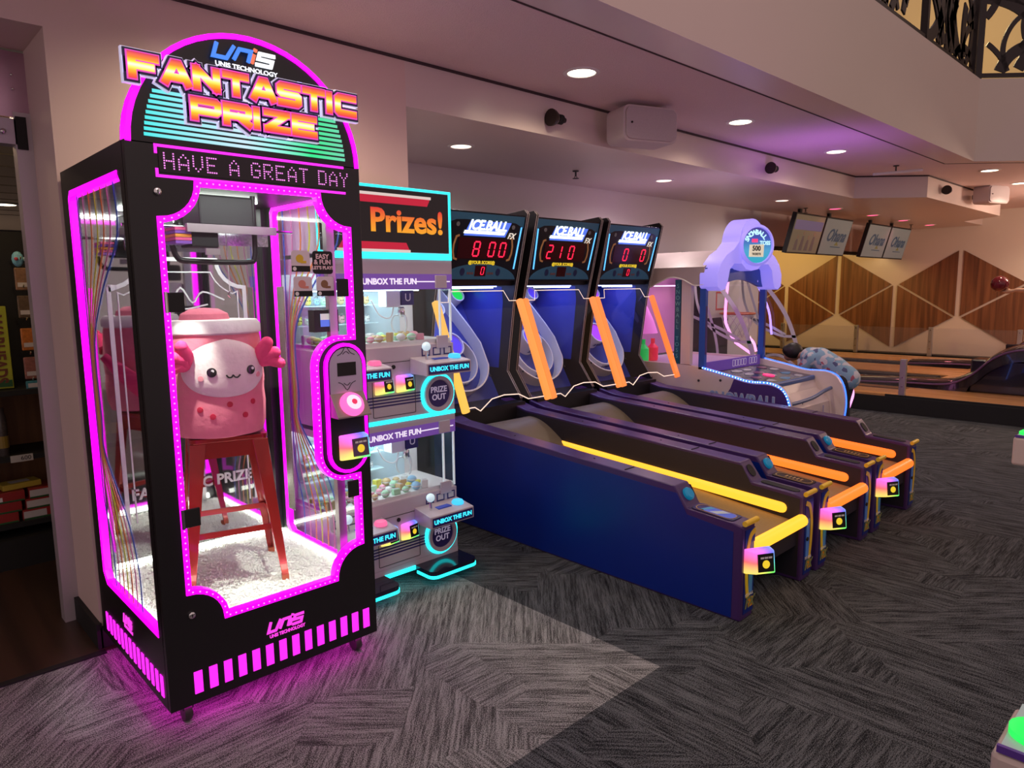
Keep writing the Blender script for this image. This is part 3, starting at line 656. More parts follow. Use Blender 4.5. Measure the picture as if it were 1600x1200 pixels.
# ------------------------------------------------------------------ plush toy
def plush():
    def fur(n, c): return mat(n, c, .95, noise=.1, nscale=40, bump=.25, spec=.1)
    PK = fur('plush_pink', (.78, .22, .30)); DP = fur('plush_rose', (.80, .06, .20)); CR = fur('plush_cream', (.82, .66, .66)); WH = fur('plush_white', (.86, .82, .8))
    T = thing('plush_toy', 'large pink plush animal with pale smiling face sitting on the red stool', 'plush toy', (1.125, 2.96, 1.0), -.12)
    W = .185
    prof = [(0, .0), (.10, .0), (.17, .015), (W, .06), (W*1.02, .14), (W*1.0, .19), (W*1.0, .2), (W*1.02, .24), (W*1.0, .32), (W*.98, .40), (W*.93, .45), (W*.88, .475)]
    MB().lathe(prof+[(0, .478)], (0, 0, 0), 36, None, 1, .88).build('body', PK, T, smooth=True)
    MB().lathe([(W*.93, .425), (W*1.0, .435), (W*1.0, .465), (W*.92, .485), (W*.6, .488), (0, .486)], (0, 0, 0), 36, None, 1, .88).build('collar', WH, T, smooth=True)
    MB().lathe([(W*.55, .475), (W*.5, .51), (W*.3, .53), (0, .535)], (-.03, .02, 0), 24, None, 1, .8).build('tuft', PK, T, smooth=True)
    # face patch: bulging pale oval with pointed brow on the front (-y)
    def face(u, v):
        a = (u-.5)*2; b = (v-.5)*2
        r = math.hypot(a, b)
        if r > 1e-6:
            m_ = max(abs(a), abs(b)); a, b = a*m_/r, b*m_/r
        ang = a*1.02; zz = .285+b*.105*(1.0+.22*(b > 0)*(1-abs(a)))
        rr = 1.0+.16*max(0, 1-a*a-b*b)**.5
        return (W*1.0*rr*math.sin(ang), -W*.885*rr*math.cos(ang), zz)
    MB().grid(face, 20, 14).build('face', CR, T, smooth=True)
    def onface(a, z, k=1.0):
        ang = a*1.02; b = (z-.285)/.105; rr = 1.0+.16*max(0, 1-a*a-b*b)**.5
        return Vector((W*rr*math.sin(ang)*k, -W*.885*rr*math.cos(ang)*k, z)), Vector((math.sin(ang), -math.cos(ang), 0))
    EY = mat('plush_eye', (.01, .008, .008), .25)
    for a in (-.30, .42):
        p, n = onface(a, .285); R = n.to_track_quat('Z', 'Y').to_matrix()
        e = MB().lathe([(.0185, -.004), (.0185, .004), (.012, .006), (0, .0065)], p, 18, R).build('eye', EY, T, smooth=True)
        MB().lathe([(.006, .004), (.006, .0075), (0, .0075)], p+Vector((.004, 0, .006)), 10, R).build('eye_glint', WHITE, e)
    mo = [onface(a, z, 1.012)[0] for a, z in ((-.06, .272), (-.02, .262), (.03, .262), (.06, .27), (.09, .262), (.14, .26), (.19, .27))]
    MB().tube(smooth_path(mo, 4), .0032, 6).build('mouth', EY, T, smooth=True)
    for a in (-.5, .62):
        p, n = onface(a, .262); R = n.to_track_quat('Z', 'Y').to_matrix()
        MB().lathe([(.011, -.003), (.011, .002), (0, .0025)], p, 14, R).build('cheek', mat('plush_cheek', (.8, .3, .35), .9), T)
    SP = mat('plush_spot', (.5, .01, .05), .9)
    for a, z in ((-.55, .135), (-.32, .105), (.30, .10), (.5, .15), (0, .15)):
        ang = a*1.1; n = Vector((math.sin(ang), -math.cos(ang)*.88, 0)); p = Vector((W*1.02*math.sin(ang), -W*1.02*.88*math.cos(ang), z))
        MB().lathe([(.0115, -.004), (.0115, .002), (0, .003)], p, 14, n.to_track_quat('Z', 'Y').to_matrix()).build('spot', SP, T)
    for s in (-1, 1):     # frilly gills at each side of the head
        x, y = s*W*.82, -W*.62
        for k, (dx, dz, r) in enumerate(((.0, .075, .034), (.03, .045, .034), (.05, .01, .03))):
            MB().tube([(x, y, .315), (x+s*dx*.55, y-.03, .315+dz*.55), (x+s*(dx+.012), y-.045, .315+dz-.012*k)], [r*.95, r, r*.72], 12).build('gill', DP, T, smooth=True)
            MB().ball((x+s*(dx+.012), y-.045, .315+dz-.012*k), r*.74, 12, 8).build('gill_tip', DP, T, smooth=True)
    MB().tube([(-.05, .12, .1), (-.18, .16, .22), (-.24, .12, .3)], [.05, .035, .02], 12).build('tail', DP, T, smooth=True)
plush()

# ================================================================== two-tier mini claw machine
LILAC = mat('pearl_panel', (.50, .44, .50), .35, noise=.03)
PURP = mat('purple_band', (.16, .07, .36), .4, emit=(.22, .10, .5), es=.35)
NAVY = mat('navy_print', (.03, .02, .14), .4)
def claw_part(parent, x, y, z, k=1.):
    b = MB().box(x-.10, x-.01, y-.04, y+.04, z-.09, z).build('gantry_box', WHITE, parent, bevel=.004)
    MB().box(x-.005, x+.075, y-.045, y+.035, z-.08, z).build('gantry_badge', NAVY, b)
    text('badge_text', 'U', .06, WHITE, b, FRONT, (x+.035, y-.0465, z-.04), ex=.001)
    MB().tube(smooth_path([(x-.02, y, z-.02), (x-.06, y-.02, z-.14), (x-.12, y, z-.13), (x-.17, y, z-.05)], 5), .004, 6).build('coiled_cord', WHITE, b, smooth=True)
    MB().lathe([(.016, 0), (.02, -.01), (.02, -.045), (.012, -.055)][::-1], (x+.02, y, z-.09), 14).build('claw_hub', CHROME, b, smooth=True)
    for i in range(3):
        a = 2*PI*i/3+.4; c, s = math.cos(a), math.sin(a)
        pts = [(x+.02+c*r, y+s*r, z-.09-d) for r, d in ((.012, .045), (.04, .05), (.055, .085), (.05, .12), (.038, .135))]
        MB().tube(smooth_path(pts, 3), .0045, 6).build('claw_finger', mat('claw_white', (.8, .85, .88), .25, metal=.3), b, smooth=True)
def mini_claw():
    T = thing('mini_claw_machine', 'pearl grey two-tier mini claw machine with turquoise lights and a screen reading Prizes!', 'arcade machine', (2.065, 3.25, 0))
    HW, YF, YB = .405, -.20, .195
    sh = mat('claw_shell', (.46, .42, .48), .4)
    MB().box(-HW, HW, YF, YB, .09, .12).build('base_plate', LILAC, T)
    MB().box(-HW, HW, YB-.02, YB, .12, 1.76).build('back_wall', WHITE, T)
    for tier, (z0, zw0, zw1, zh, z1) in enumerate(((.12, .49, .80, .87, .925), (.925, 1.315, 1.60, 1.68, 1.775))):
        body = MB().box(-HW, HW, YF, YB-.02, z0, zw0-.01).build('cabinet_body', LILAC, T, bevel=.003)
        MB().box(-HW, HW, YF-.004, YF+.02, z1-.02, z1).build('light_line', TEALLED, T)
        MB().box(-HW, HW, YF, YB-.02, zh, z1-.02).build('header_box', LILAC, T)
        hd = MB().box(-HW, HW, YF, YF+.02, zw1, zh).build('header_band', PURP, T)
        WT = mat('header_white', (.8, .75, .85), .4, emit=(.9, .85, 1), es=.7)
        text('header_text', 'UNBOX THE FUN', .042, WT, hd, FRONT, (.0, YF-.001, (zw1+zh)/2), ex=.001, off=.0012)
        MB().box(-.39, -.165, YF-.002, YF, (zw1+zh)/2-.003, (zw1+zh)/2+.003).build('header_line', WT, hd)
        MB().box(.165, .39, YF-.002, YF, (zw1+zh)/2-.003, (zw1+zh)/2+.003).build('header_line', WT, hd)
        # display case
        MB().box(-HW+.01, HW-.01, YF+.01, YB-.02, zw0-.01, zw0+.015).build('case_floor', WHITE, T)
        MB().box(-HW+.02, .30, YB-.035, YB-.03, zw0+.015, zw1-.005).build('case_back', mat('case_white', (.55, .68, .74), .6), T)
        MB().box(-.36, .28, -.06, .06, zw1-.008, zw1-.002).build('case_lamp', emat('case_lamp_glow', (.72, .96, 1), 8.5), T)
        MB().box(-HW+.015, HW-.015, YF+.002, YF+.006, zw0, zw1).build('front_glass', GLASS, T)
        MB().box(HW-.008, HW-.003, YF+.006, YB-.02, zw0, zw1).build('side_glass', GLASS, T)
        MB().box(-HW+.003, -HW+.008, YF+.006, YB-.02, zw0, zw1).build('side_glass', GLASS, T)
        for x in (HW-.012, HW-.085): MB().box(x-.004, x+.004, YF+.0, YF+.012, zw0, zw1).build('glass_edge', mat('glass_edge', (.8, .85, .86), .2, emit=(.7, .85, .9), es=.25), T)
        for z in (zw1+.005, zw0-.035): MB().box(.285, .36, YF-.012, YF-.001, z, z+.068).build('glass_bracket', LILAC, T, bevel=.002)
        for zs in (zw0+.10, zw0+.20):
            MB().box(-.38, .10, .07, .155, zs, zs+.006).build('glass_shelf', mat('shelf_acrylic', (.6, .75, .8), .2), T)
        claw_part(T, .16, -.03, zw1-.005)
        # lower front: door, stripes, stickers, prize ring
        zc = z0+.10
        MB().strip(rrect(-.13, .135, z0+.02, zw0-.09, .006), .003, 'y', YF-.0015, YF, closed=True).build('door_seam', DKGREY, body)
        MB().lathe([(.011, 0), (.011, .006), (0, .007)], (.0, YF, zw0-.115), 14, Matrix.Rotation(PI/2, 3, 'X')).build('lock', BLACKM, body)
        for i in range(4): MB().box(-HW+.001, HW-.001, YF-.0012, YF, z0+.072+i*.016, z0+.080+i*.016).build('printed_stripe', NAVY, body)
        for s in (-1, 1):
            ring = Matrix.Rotation(PI/2, 3, 'X'); c = (s*.285, YF, z0+.105)
            rg = MB().lathe([(.115, 0), (.115, .006), (.112, .008), (0, .008)], c, 32, ring).build('prize_ring_glow', TEALLED, T)
            MB().lathe([(.098, .008), (.098, .022), (.078, .022), (.074, .01)], c, 32, ring).build('prize_ring', LILAC, rg, smooth=True)
            MB().lathe([(.075, .008), (.075, .012), (0, .012)], c, 28, ring).build('prize_flap', NAVY, rg)
            for j, w in enumerate(('PRIZE', 'OUT')):
                text('prize_text', w, .045, mat('print_lilac', (.55, .5, .65), .4, emit=(.4, .35, .5), es=.4), rg, FRONT, (c[0], YF-.0135, c[2]+.022-j*.042), ex=.001, off=.001)
            for j in range(3):
                x = s*.285+(-.10+j*.075)
                st = MB().box(x, x+.055, YF-.0015, YF, zw0-.08, zw0-.03).build('instruction_sticker', NAVY, body)
                MB().box(x+.008, x+.047, YF-.002, YF-.0015, zw0-.066, zw0-.036).build('sticker_picture', LGREY, st)
            # control ledge
            x0, x1 = (.105, .405) if s > 0 else (-.405, -.105)
            zt = zw0-.085
            cn = MB().prism([(YF, zt-.075), (YF, zt+.012), (YF-.15, zt-.012), (YF-.15, zt-.078)], 'x', x0, x1).build('control_ledge', LILAC, T, bevel=.004)
            MB().box(x0+.01, x1-.01, YF-.152, YF-.149, zt-.07, zt-.02).build('ledge_sign', NAVY, cn)
            text('ledge_text', 'UNBOX THE FUN', .033, emat('sign_cyan', (.05, .75, .95), 1.3), cn, FRONT, ((x0+x1)/2, YF-.1535, zt-.045), ex=.001, off=.001, fit=.26)
            jx = x0+.06
            MB().tube([(jx, YF-.07, zt), (jx, YF-.07, zt+.055)], .007, 8).build('joystick_shaft', CHROME, cn, smooth=True)
            MB().ball((jx, YF-.07, zt+.07), .024, 14, 10).build('joystick_ball', mat('joystick_clear', (.7, .85, .9), .1, emit=(.5, .8, .9), es=.5), cn, smooth=True)
            MB().lathe([(.034, 0), (.034, .012), (.028, .022), (0, .026)], (x1-.055, YF-.075, zt-.002), 18).build('ledge_button', emat('button_blue', (.05, .5, .9), 1.4) if s > 0 else emat('button_red2', (.9, .15, .35), 1.1), cn, smooth=True)
            MB().box(x0+.1, x0+.19, YF-.09, YF-.03, zt-.004, zt+.004).build('ledge_print', mat('ledge_blue', (.05, .1, .6), .4), cn)
        for i, x in enumerate((-.075, .055)):
            card_reader((x, YF-.002, z0+.185), T, .85, .2)
    # foot plates with turquoise edge
    for s in (-1, 1):
        x0, x1 = (.10, .42) if s > 0 else (-.42, -.10)
        f = MB().prism(rrect(x0, x1, YF-.16, YF+.1, .04), 'z', .065, .09).build('foot_plate', mat('foot_gloss', (.012, .012, .03), .12), T)
        MB().strip([(x0, YF-.02)]+arc(x0+.04, YF-.12, .04, 180, 270, 4)+arc(x1-.04, YF-.12, .04, 270, 360, 4)+[(x1, YF)], .008, 'z', .05, .066).build('foot_light', TEALLED, f)
    MB().box(-.10, .10, YF-.006, YF+.02, .068, .09).build('base_light', TEALLED, T)
    for x in (-.33, .33):
        for y in (YF-.05, .12):
            MB().lathe([(.004, -.012), (.030, -.012), (.030, .012), (.004, .012)], (x, y, .03), 16, Matrix.Rotation(PI/2, 3, 'Y')).build('castor', MATS['castor_rubber'], T, smooth=True)
    # screen on top
    sc = MB().box(-HW, HW, YF, YB-.04, 1.775, 2.12).build('screen_box', LILAC, T)
    MB().strip([(-HW+.008, 1.782), (HW-.008, 1.782), (HW-.008, 2.112), (-HW+.008, 2.112)], .011, 'y', YF-.006, YF+.01, closed=True).build('screen_light_frame', TEALLED, sc)
    MB().box(-HW+.018, HW-.018, YF-.003, YF, 1.792, 2.103).build('screen_panel', mat('screen_black', (.012, .008, .01), .15), sc)
    RB = emat('screen_red', (.6, .01, .04), .9); RW = emat('screen_white', (.8, .65, .6), .9)
    for z, d in ((2.055, 1), (1.815, -1)):
        re = .27 if d > 0 else .13; q = [(-.3, z+.024*d), (re, z+.024*d), (re-.025, z-.024*d), (-.27, z-.024*d)]
        MB().prism([(a, b) for a, b in q], 'y', YF-.0045, YF-.003).build('screen_bar', RB, sc)
        MB().box(-.3, re, YF-.0055, YF-.0045, min(z+.012*d, z+.026*d), max(z+.012*d, z+.026*d)).build('screen_bar', RW, sc)
    pr = ramp_emat('prizes_ink', 'Z', 1.87, 2.01, [(0, (1, .45, .02)), (.45, (1, .28, .02)), (1, (.8, .03, .03))], .95)
    text('screen_text', 'Prizes!', .175, pr, sc, FRONT, (.12, YF-.005, 1.942), ex=.001, off=.005, fit=.45, sy=.92)
    # small prizes, each a thing of its own
    rnd = random.Random(11)
    pal = [('yellow', (.75, .72, .12)), ('pink', (.8, .35, .45)), ('pale blue', (.35, .6, .8)), ('mint', (.45, .75, .5)), ('white', (.8, .8, .78)), ('tan', (.6, .42, .22))]
    ox, oy = 2.065, 3.25
    for tn, zw0 in (('lower', .49), ('upper', 1.315)):
        for r, zs in enumerate((.106, .206)):
            for i in range(9):
                cn, c = pal[rnd.randrange(6)]; x = ox-.355+i*.05+rnd.uniform(-.008, .008); r_ = rnd.uniform(.016, .022); y = oy+.115; z = zw0+zs
                o = MB().ball((x, y, z+r_), (r_, r_*.8, r_), 10, 7).ball((x-r_*.6, y, z+r_*1.9), r_*.4, 8, 5).ball((x+r_*.6, y, z+r_*1.9), r_*.4, 8, 5)
                o = o.build('trinket', mat('toy_'+cn.replace(' ', '_'), c, .5), smooth=True)
                MB().tube(arc_loop((x, y, z+r_*2.1), r_*.7), .0016, 5, closed=True).build('key_ring', CHROME, o)
                MB().ball((x-r_*.3, y-r_*.78, z+r_*1.2), r_*.16, 6, 4).build('eye', BLACKM, o); MB().ball((x+r_*.3, y-r_*.78, z+r_*1.2), r_*.16, 6, 4).build('eye', BLACKM, o)
                tag(o, '%s key ring charm on the %s shelf of the %s prize case' % (cn, 'top' if r else 'bottom', tn), 'charm', 'charms on the %s case shelves' % tn)
        for i in range(44):
            cn, c = pal[rnd.randrange(6)]; x = ox-.37+(i % 11)*.064; y = oy-.165+(i//11)*.062; z = zw0+.0155; x += rnd.uniform(-.006, .006)
            if abs(x-ox-.3) < .04: continue
            if i % 3:
                s = rnd.uniform(.018, .028)
                o = MB().ball((x, y, z+s*.8), (s, s, s*.8), 12, 8).build('capsule_toy', mat('toy_'+cn.replace(' ', '_'), c, .5), smooth=True)
                MB().lathe([(s*1.005, -.003), (s*1.02, 0), (s*1.005, .003)], (x, y, z+s*.8), 16).build('seam', WHITE, o, smooth=True)
                nm = '%s round capsule toy on the floor of the %s prize case' % (cn, tn)
            else:
                a = rnd.uniform(0, PI); M = Matrix.Rotation(a, 3, 'Z'); w, d, h = rnd.uniform(.035, .045), rnd.uniform(.025, .032), rnd.uniform(.02, .05)
                o = MB().cbox((x, y, z+h/2), (w, d, h), M).build('boxed_toy', mat('toy_'+cn.replace(' ', '_'), c, .5), bevel=.003)
                MB().cbox((x, y, z+h+.0006), (w*.7, d*.6, .001), M).build('box_label', LGREY, o)
                nm = '%s boxed toy on the floor of the %s prize case' % (cn, tn)
            tag(o, nm, 'toy', 'toys on the %s case floor' % tn)
def arc_loop(c, r, n=10): return [(c[0]+r*math.cos(2*PI*i/n), c[1], c[2]+r*math.sin(2*PI*i/n)) for i in range(n)]
mini_claw()

# ================================================================== alley-roll ball games
PURPLE = mat('alley_purple', (.055, .022, .12), .32, noise=.05)
NAVYP = mat('alley_navy', (.003, .02, .21), .3, noise=.1, nscale=3)
INNER = mat('alley_inner', (.02, .018, .03), .45)
CORK = mat('alley_cork', (.30, .20, .09), .6, noise=.2, nscale=90)
HUMP = mat('alley_hump', (.16, .13, .09), .5, noise=.1)
RINGW = mat('ring_white', (.75, .74, .72), .35)
YEL = mat('trim_yellow', (.85, .55, .03), .4)
PNLB = mat('post_blue', (.10, .28, .75), .4)
SEG = {'0': 'abcdef', '1': 'bc', '2': 'abged', '8': 'abcdefg'}
def plane(o, u, v):
    u = Vector(u).normalized(); v = Vector(v).normalized(); n = u.cross(v)
    return Matrix(((u.x, v.x, n.x, o[0]), (u.y, v.y, n.y, o[1]), (u.z, v.z, n.z, o[2]), (0, 0, 0, 1)))
def seven(parent, M, ch, x, y, w, h, d, m, name='digit'):
    t = w*.2; sl = .1
    P = {'a': ((0, h), (w, h)), 'g': ((0, h/2), (w, h/2)), 'd': ((0, 0), (w, 0)), 'f': ((0, h/2), (0, h)), 'b': ((w, h/2), (w, h)), 'e': ((0, 0), (0, h/2)), 'c': ((w, 0), (w, h/2))}
    mb = MB()
    for s in SEG[ch]:
        (ax, ay), (bx, by) = P[s]; A = Vector((x+ax+ay*sl, y+ay)); B = Vector((x+bx+by*sl, y+by)); k = (B-A).normalized()*t*.4
        mb.strip([tuple(A+k), tuple(B-k)], t, 'z', d, d+.002)
    mb.xf(M).build(name, m, parent)
def alley(k, label, digits, small, bar, pole, disc):
    T = thing('alley_roll_game', label, 'arcade machine', (2.97+.86*k, 1.545, 0), group='alley ball games in a row')
    W = .785; bw = .125
    prof = [(0, 0), (0, .47), (.05, .482), (.30, .50), (.375, .60), (2.1, .70), (2.38, .76), (2.38, 0)]
    inn = [(.02, .02), (.02, .46), (.30, .485), (.36, .585), (2.1, .685), (2.36, .74), (2.36, .02)]
    for s, (x0, x1) in enumerate(((0, bw), (W-bw, W))):
        b = MB().prism(prof, 'x', x0, x1).build('side_box', PURPLE, T, bevel=.008)
        xo = x0 if s == 0 else x1; e = -.0015 if s == 0 else .0015
        MB().prism([(.045, .01), (.045, .44), (.30, .468), (.36, .565), (2.1, .668), (2.36, .725), (2.36, .01)], 'x', xo, xo+e).build('side_panel', NAVYP, b)
        xi = x1 if s == 0 else x0; e = .0015 if s == 0 else -.0015
        MB().prism(inn, 'x', xi, xi+e).build('inner_panel', INNER, b)
        # front post face with curved yellow and blue print
        fx0, fx1 = x0+.028, x1-.004
        pn = MB().box(fx0, fx1, -.003, 0, .03, .45).build('post_face', NAVYP, b)
        w = fx1-fx0; d = 1 if s == 0 else -1; cx = (fx0+fx1)/2
        MB().box(cx+.012*d-.018, cx+.012*d+.018, -.005, -.003, .13, .34).build('post_print', PNLB, pn)
        cv = smooth_path([(cx+.045*d, .435), (cx+.0*d, .41), (cx-.028*d, .33), (cx-.03*d, .22), (cx-.015*d, .11)], 5)
        MB().strip(cv, .026, 'y', -.006, -.003).build('post_print', YEL, pn)
        MB().box(cx-.005, cx+.04, -.0055, -.003, .055, .10).build('post_print', mat('post_orange', (.75, .30, .02), .4), pn)
        text('post_text', 'FX', .075, mat('post_text', (.02, .02, .05), .4, emit=(.35, .3, .05), es=.15), pn, FRONT, (cx, -.008, .08), ex=.001, shear=.3, off=.001)
        text('post_text', 'ICE BALL', .02, WHITE, pn, FRONT, (cx, -.0065, .122), ex=.0008)
        MB().lathe([(.011, 0), (.011, .006), (0, .007)], (cx+.02*d, -.004, .23), 12, Matrix.Rotation(PI/2, 3, 'X')).build('post_bolt', BLACKM, pn)
        MB().tube([(x0+.01, -.006, .487), (x1+.004, -.006, .487)], .0135, 10).build('post_cap', YEL, b, smooth=True)
        # top seams
        MB().box(x0+.02, x1-.02, .70, .705, .6185, .6225).build('seam', BLACKM, b)
        for y in (.95, 1.6): MB().lathe([(.006, 0), (.006, .002), (0, .002)], ((x0+x1)/2, y, .60+(y-.375)*.058+.0), 10).build('screw', BLACKM, b)
    L, R = 0, W-bw
    # left shelf: instruction plate and button on the slope
    Mp = plane((.0625, .175, .493), (0, 1, .08), (-1, 0, 0))
    pl = MB().prism(rrect(-.115, .115, -.052, .052, .02), 'z', 0, .003).xf(Mp).build('instruction_plate', mat('plate_dark', (.02, .015, .02), .2), T)
    if k == 0:
        MB().prism(rrect(-.10, .06, -.036, .036, .02), 'z', .003, .0045).xf(Mp).build('plate_print', emat('plate_blue', (.10, .16, .75), .55), pl)
        MB().prism([(-.06, -.03), (-.02, -.03), (.02, .03), (-.02, .03)], 'z', .0045, .0055).xf(Mp).build('plate_print', mat('plate_pale', (.5, .6, .6), .4), pl)
        MB().prism([(.02, -.03), (.05, -.03), (.07, .03), (.05, .03)], 'z', .0045, .0055).xf(Mp).build('plate_print', mat('plate_cyan', (.05, .35, .6), .4), pl)
    GOLD = mat('plate_gold', (.35, .2, .06), .4)
    MB().strip(rrect(-.103, .103, -.041, .041, .035), .005, 'z', .003, .0045, closed=True).xf(Mp).build('plate_border', GOLD, pl)
    for i in range(5): MB().box(-.05+i*.022, -.04+i*.022, -.018, .018, .003, .004).xf(Mp).build('plate_mark', GOLD, pl)
    Mb = plane((.0625, .338, .551), (1, 0, 0), (0, .6, .8))
    bt = MB().lathe([(.034, 0), (.034, .012), (.027, .02), (0, .022)], (0, 0, 0), 20).xf(Mb).build('start_button', mat('button_teal', (.01, .16, .32), .15, emit=(.0, .25, .45), es=.3), T, smooth=True)
    # right shelf: black cup recess
    MB().prism(rrect(-.12, .10, -.028, .028, .026), 'z', -.02, .004).xf(plane((R+.0625, .17, .491), (0, 1, .08), (-1, 0, 0))).build('cup_recess', BLACKM, T)
    MB().prism(rrect(-.03, .03, -.04, .035, .028), 'z', -.02, .004).xf(plane((R+.0625, .338, .551), (1, 0, 0), (0, .6, .8))).build('cup_recess', BLACKM, T)
    # lane and hump
    lane = [(.06, .335), (1.72, .50)]
    MB().prism([(.06, .31), (.06, .335), (1.72, .50), (1.72, .47)], 'x', bw, R).build('lane', CORK, T)
    hp = [(1.70, .40)]+[(1.70+.36*t, .50+.16*math.sin(PI*min(1, t*1.05)/2)+.0*t) for t in [i/10 for i in range(11)]]+[(2.16, .62), (2.2, .40)]
    MB().prism(hp, 'x', bw, R).build('ball_ramp', HUMP, T, smooth=True)
    MB().box(bw, R, .28, .30, .01, .33).build('front_panel', BLACKM, T)
    MB().box(bw, R, .03, .06, .20, .335).build('front_lip', INNER, T)
    BM = emat('bar_glow_%d' % k, bar, 1.7)
    MB().tube([(bw-.012, .005, .345), (R+.002, .005, .345)], .034, 12).build('front_light_bar', BM, T, smooth=True)
    for xx, s in ((R, -1), (bw, 1)):
        pts = [(2.02, .512), (.09, .392)]
        a, b = Vector((0, pts[0][0], pts[0][1])), Vector((0, pts[1][0], pts[1][1]))
        lb = MB(); d_ = (b-a).normalized(); ln = (b-a).length; q_ = .03
        ss = [0, .006, .016, q_]; rr = [.008, .02, .027, .03]
        pp = [a+d_*t for t in ss]+[b-d_*t for t in reversed(ss)]; lb.tube([(0, p.y, p.z) for p in pp], rr+rr[::-1], 14)
        lb.v = [(xx+s*.004+p[0]*.75, p[1], p[2]) for p in lb.v]
        lb.build('lane_light_bar', BM, T, smooth=True)
    card_reader((.085, -.03, .30), T, 1.15, -.5)
    # tower
    side = [(2.24, .05), (2.26, .76), (2.41, .96), (2.33, 1.50), (2.30, 1.63), (2.17, 2.14), (2.20, 2.17), (2.45, 2.15), (3.15, 1.95), (3.15, .05)]
    for x0 in (0, W-.025):
        sp = MB().prism(side, 'x', x0, x0+.025).build('tower_side', BLACK, T, bevel=.003)
        xi, e = (x0+.025, .0012) if x0 == 0 else (x0, -.0012)
        MB().prism([(2.50, .98), (2.44, 1.50), (2.45, 1.61), (3.1, 1.70), (3.1, .98)], 'x', xi, xi+e).build('side_lining', MATS.get('board_blue') or mat('board_blue', (.03, .05, .34), .3), sp)
        for dx in (.004, .021): MB().tube([(x0+dx, y-.004, z) for y, z in side[1:7]], .0022, 5).build('edge_trim', mat('edge_pale', (.5, .42, .42), .3), sp)
    MB().prism([(2.34, 1.62), (2.22, 2.13), (2.45, 2.13), (3.1, 1.95), (3.1, 1.75)], 'x', .025, W-.025).build('marquee_box', BLACK, T)
    Mm = plane((W/2, 2.298, 1.655), (1, 0, 0), (0, -.115, .47)); hw = W/2-.03; H = .484
    mq = MB().box(-hw, hw, 0, H, -.01, 0).xf(Mm).build('marquee', mat('marquee_black', (.006, .007, .014), .25), T)
    TB = mat('marquee_teal', (.015, .07, .13), .4, emit=(.02, .10, .19), es=.12)
    MB().prism([(-hw, H-.09), (-.28, H-.06), (-.2, H-.055), (.2, H-.055), (.28, H-.06), (hw, H-.09), (hw, H-.01), (-hw, H-.01)], 'z', 0, .0015).xf(Mm).build('marquee_band', TB, mq)
    MB().prism(arc(0, .0, hw*.98, 8, 172, 16, .125)+[(-hw*.97, .012), (hw*.97, .012)], 'z', 0, .0015).xf(Mm).build('marquee_band', TB, mq)
    WG = emat('logo_white', (.9, .97, 1), 1.9); BG = emat('logo_blue', (.10, .2, .9), 1.0)
    def mtext(nm, s, size, m, x, y, d=.003, **kw): return text_mb(s, size, UP, (x, y, d), ex=.001, **kw).xf(Mm).build(nm, m, mq)
    MB().prism([(-.20, H-.165), (.19, H-.165), (.235, H-.06), (-.15, H-.06)], 'z', .0015, .003).xf(Mm).build('logo_glow', BG, mq)
    mtext('logo_text', 'ICE.BALL', .095, WG, .01, H-.092, .0055, shear=.3, off=.003, fit=.36)
    MB().prism([(-.205, H-.15), (.175, H-.15), (.185, H-.128), (-.195, H-.128)], 'z', .003, .0065).xf(Mm).build('logo_underline', WG, mq)
    mtext('logo_fx', 'FX', .06, mat('logo_fx', (.8, .8, .75), .4, emit=(.8, .8, .7), es=.6), .245, H-.155, .006, shear=.35, off=.001)
    for s in (-1, 1):
        MB().prism([(s*(hw-.045), .09), (s*(hw-.033), .09), (s*(hw-.015), H-.085), (s*(hw-.027), H-.085)], 'z', .001, .004).xf(Mm).build('marquee_light', emat('slit_blue', (.1, .45, 1), 1.7), mq)
        MB().strip([(s*.235, H-.165), (s*.262, H-.175), (s*.277, H-.23), (s*.277, H-.28), (s*.262, H-.325), (s*.235, H-.332)], .014, 'z', .001, .004).xf(Mm).build('score_bracket', mat('bracket_bronze', (.28, .13, .05), .4, emit=(.3, .14, .05), es=.25), mq)
        MB().prism(arc(s*.17, .065, .022, 0, 360, 12, .028)[:-1], 'z', .0015, .003).xf(Mm).build('marquee_ball', mat('mball', (.01, .02, .08), .3), mq)
        for i in range(3): MB().box(s*.095-.03+i*.021, s*.095-.014+i*.021, .047, .063, .0015, .003).xf(Mm).build('marquee_mark', mat('mtext', (.12, .05, .05), .5), mq)
        MB().prism(arc(s*.26, H-.09, .016, 0, 360, 12)[:-1], 'z', .001, .003).xf(Mm).build('marquee_emblem', mat('emblem_grey', (.12, .13, .15), .4), mq)
    DR = mat('led_window', (.035, .003, .006), .2); LR = emat('led_red', (1, .015, .06), 1.7)
    sw = MB().box(-.238, .238, H-.325, H-.178, .001, .003).xf(Mm).build('score_window', DR, mq)
    for i, ch in enumerate(digits):
        if ch != ' ': seven(sw, Mm, ch, (-.205, -.10, .045, .15)[i], H-.305, .052, .10, .0035, LR)
    mtext('score_text', '@YOUR SCORE@', .032, emat('score_yellow', (.9, .6, .03), .9), 0, H-.352, off=.001, fit=.25)
    s2 = MB().box(-.055, .05, .035, .112, .002, .004).xf(Mm).build('ball_window', DR, mq)
    if small != ' ': seven(s2, Mm, small, .0, .048, .026, .052, .0045, LR)
    # sloping target board with rings and cups
    Mt = plane((W/2, 2.50, .76), (1, 0, 0), (0, .52, .854))
    bd = MB().box(-hw, hw, -.05, 1.0, -.012, 0).xf(Mt).build('target_board', mat('board_blue', (.035, .06, .30), .3), T)
    MB().box(.03, W-.03, 2.2, 2.5, .60, .745).build('ball_catch', BLACK, T)
    MB().box(.08, W-.08, 2.45, 2.75, 1.610, 1.618).build('board_lamp', emat('board_lamp_glow', (.35, .42, 1), 5), T)
    MB().box(.2, W-.2, 2.36, 2.40, 1.600, 1.612).build('front_lamp', emat('front_lamp_glow', (.8, .9, 1), 7), T)
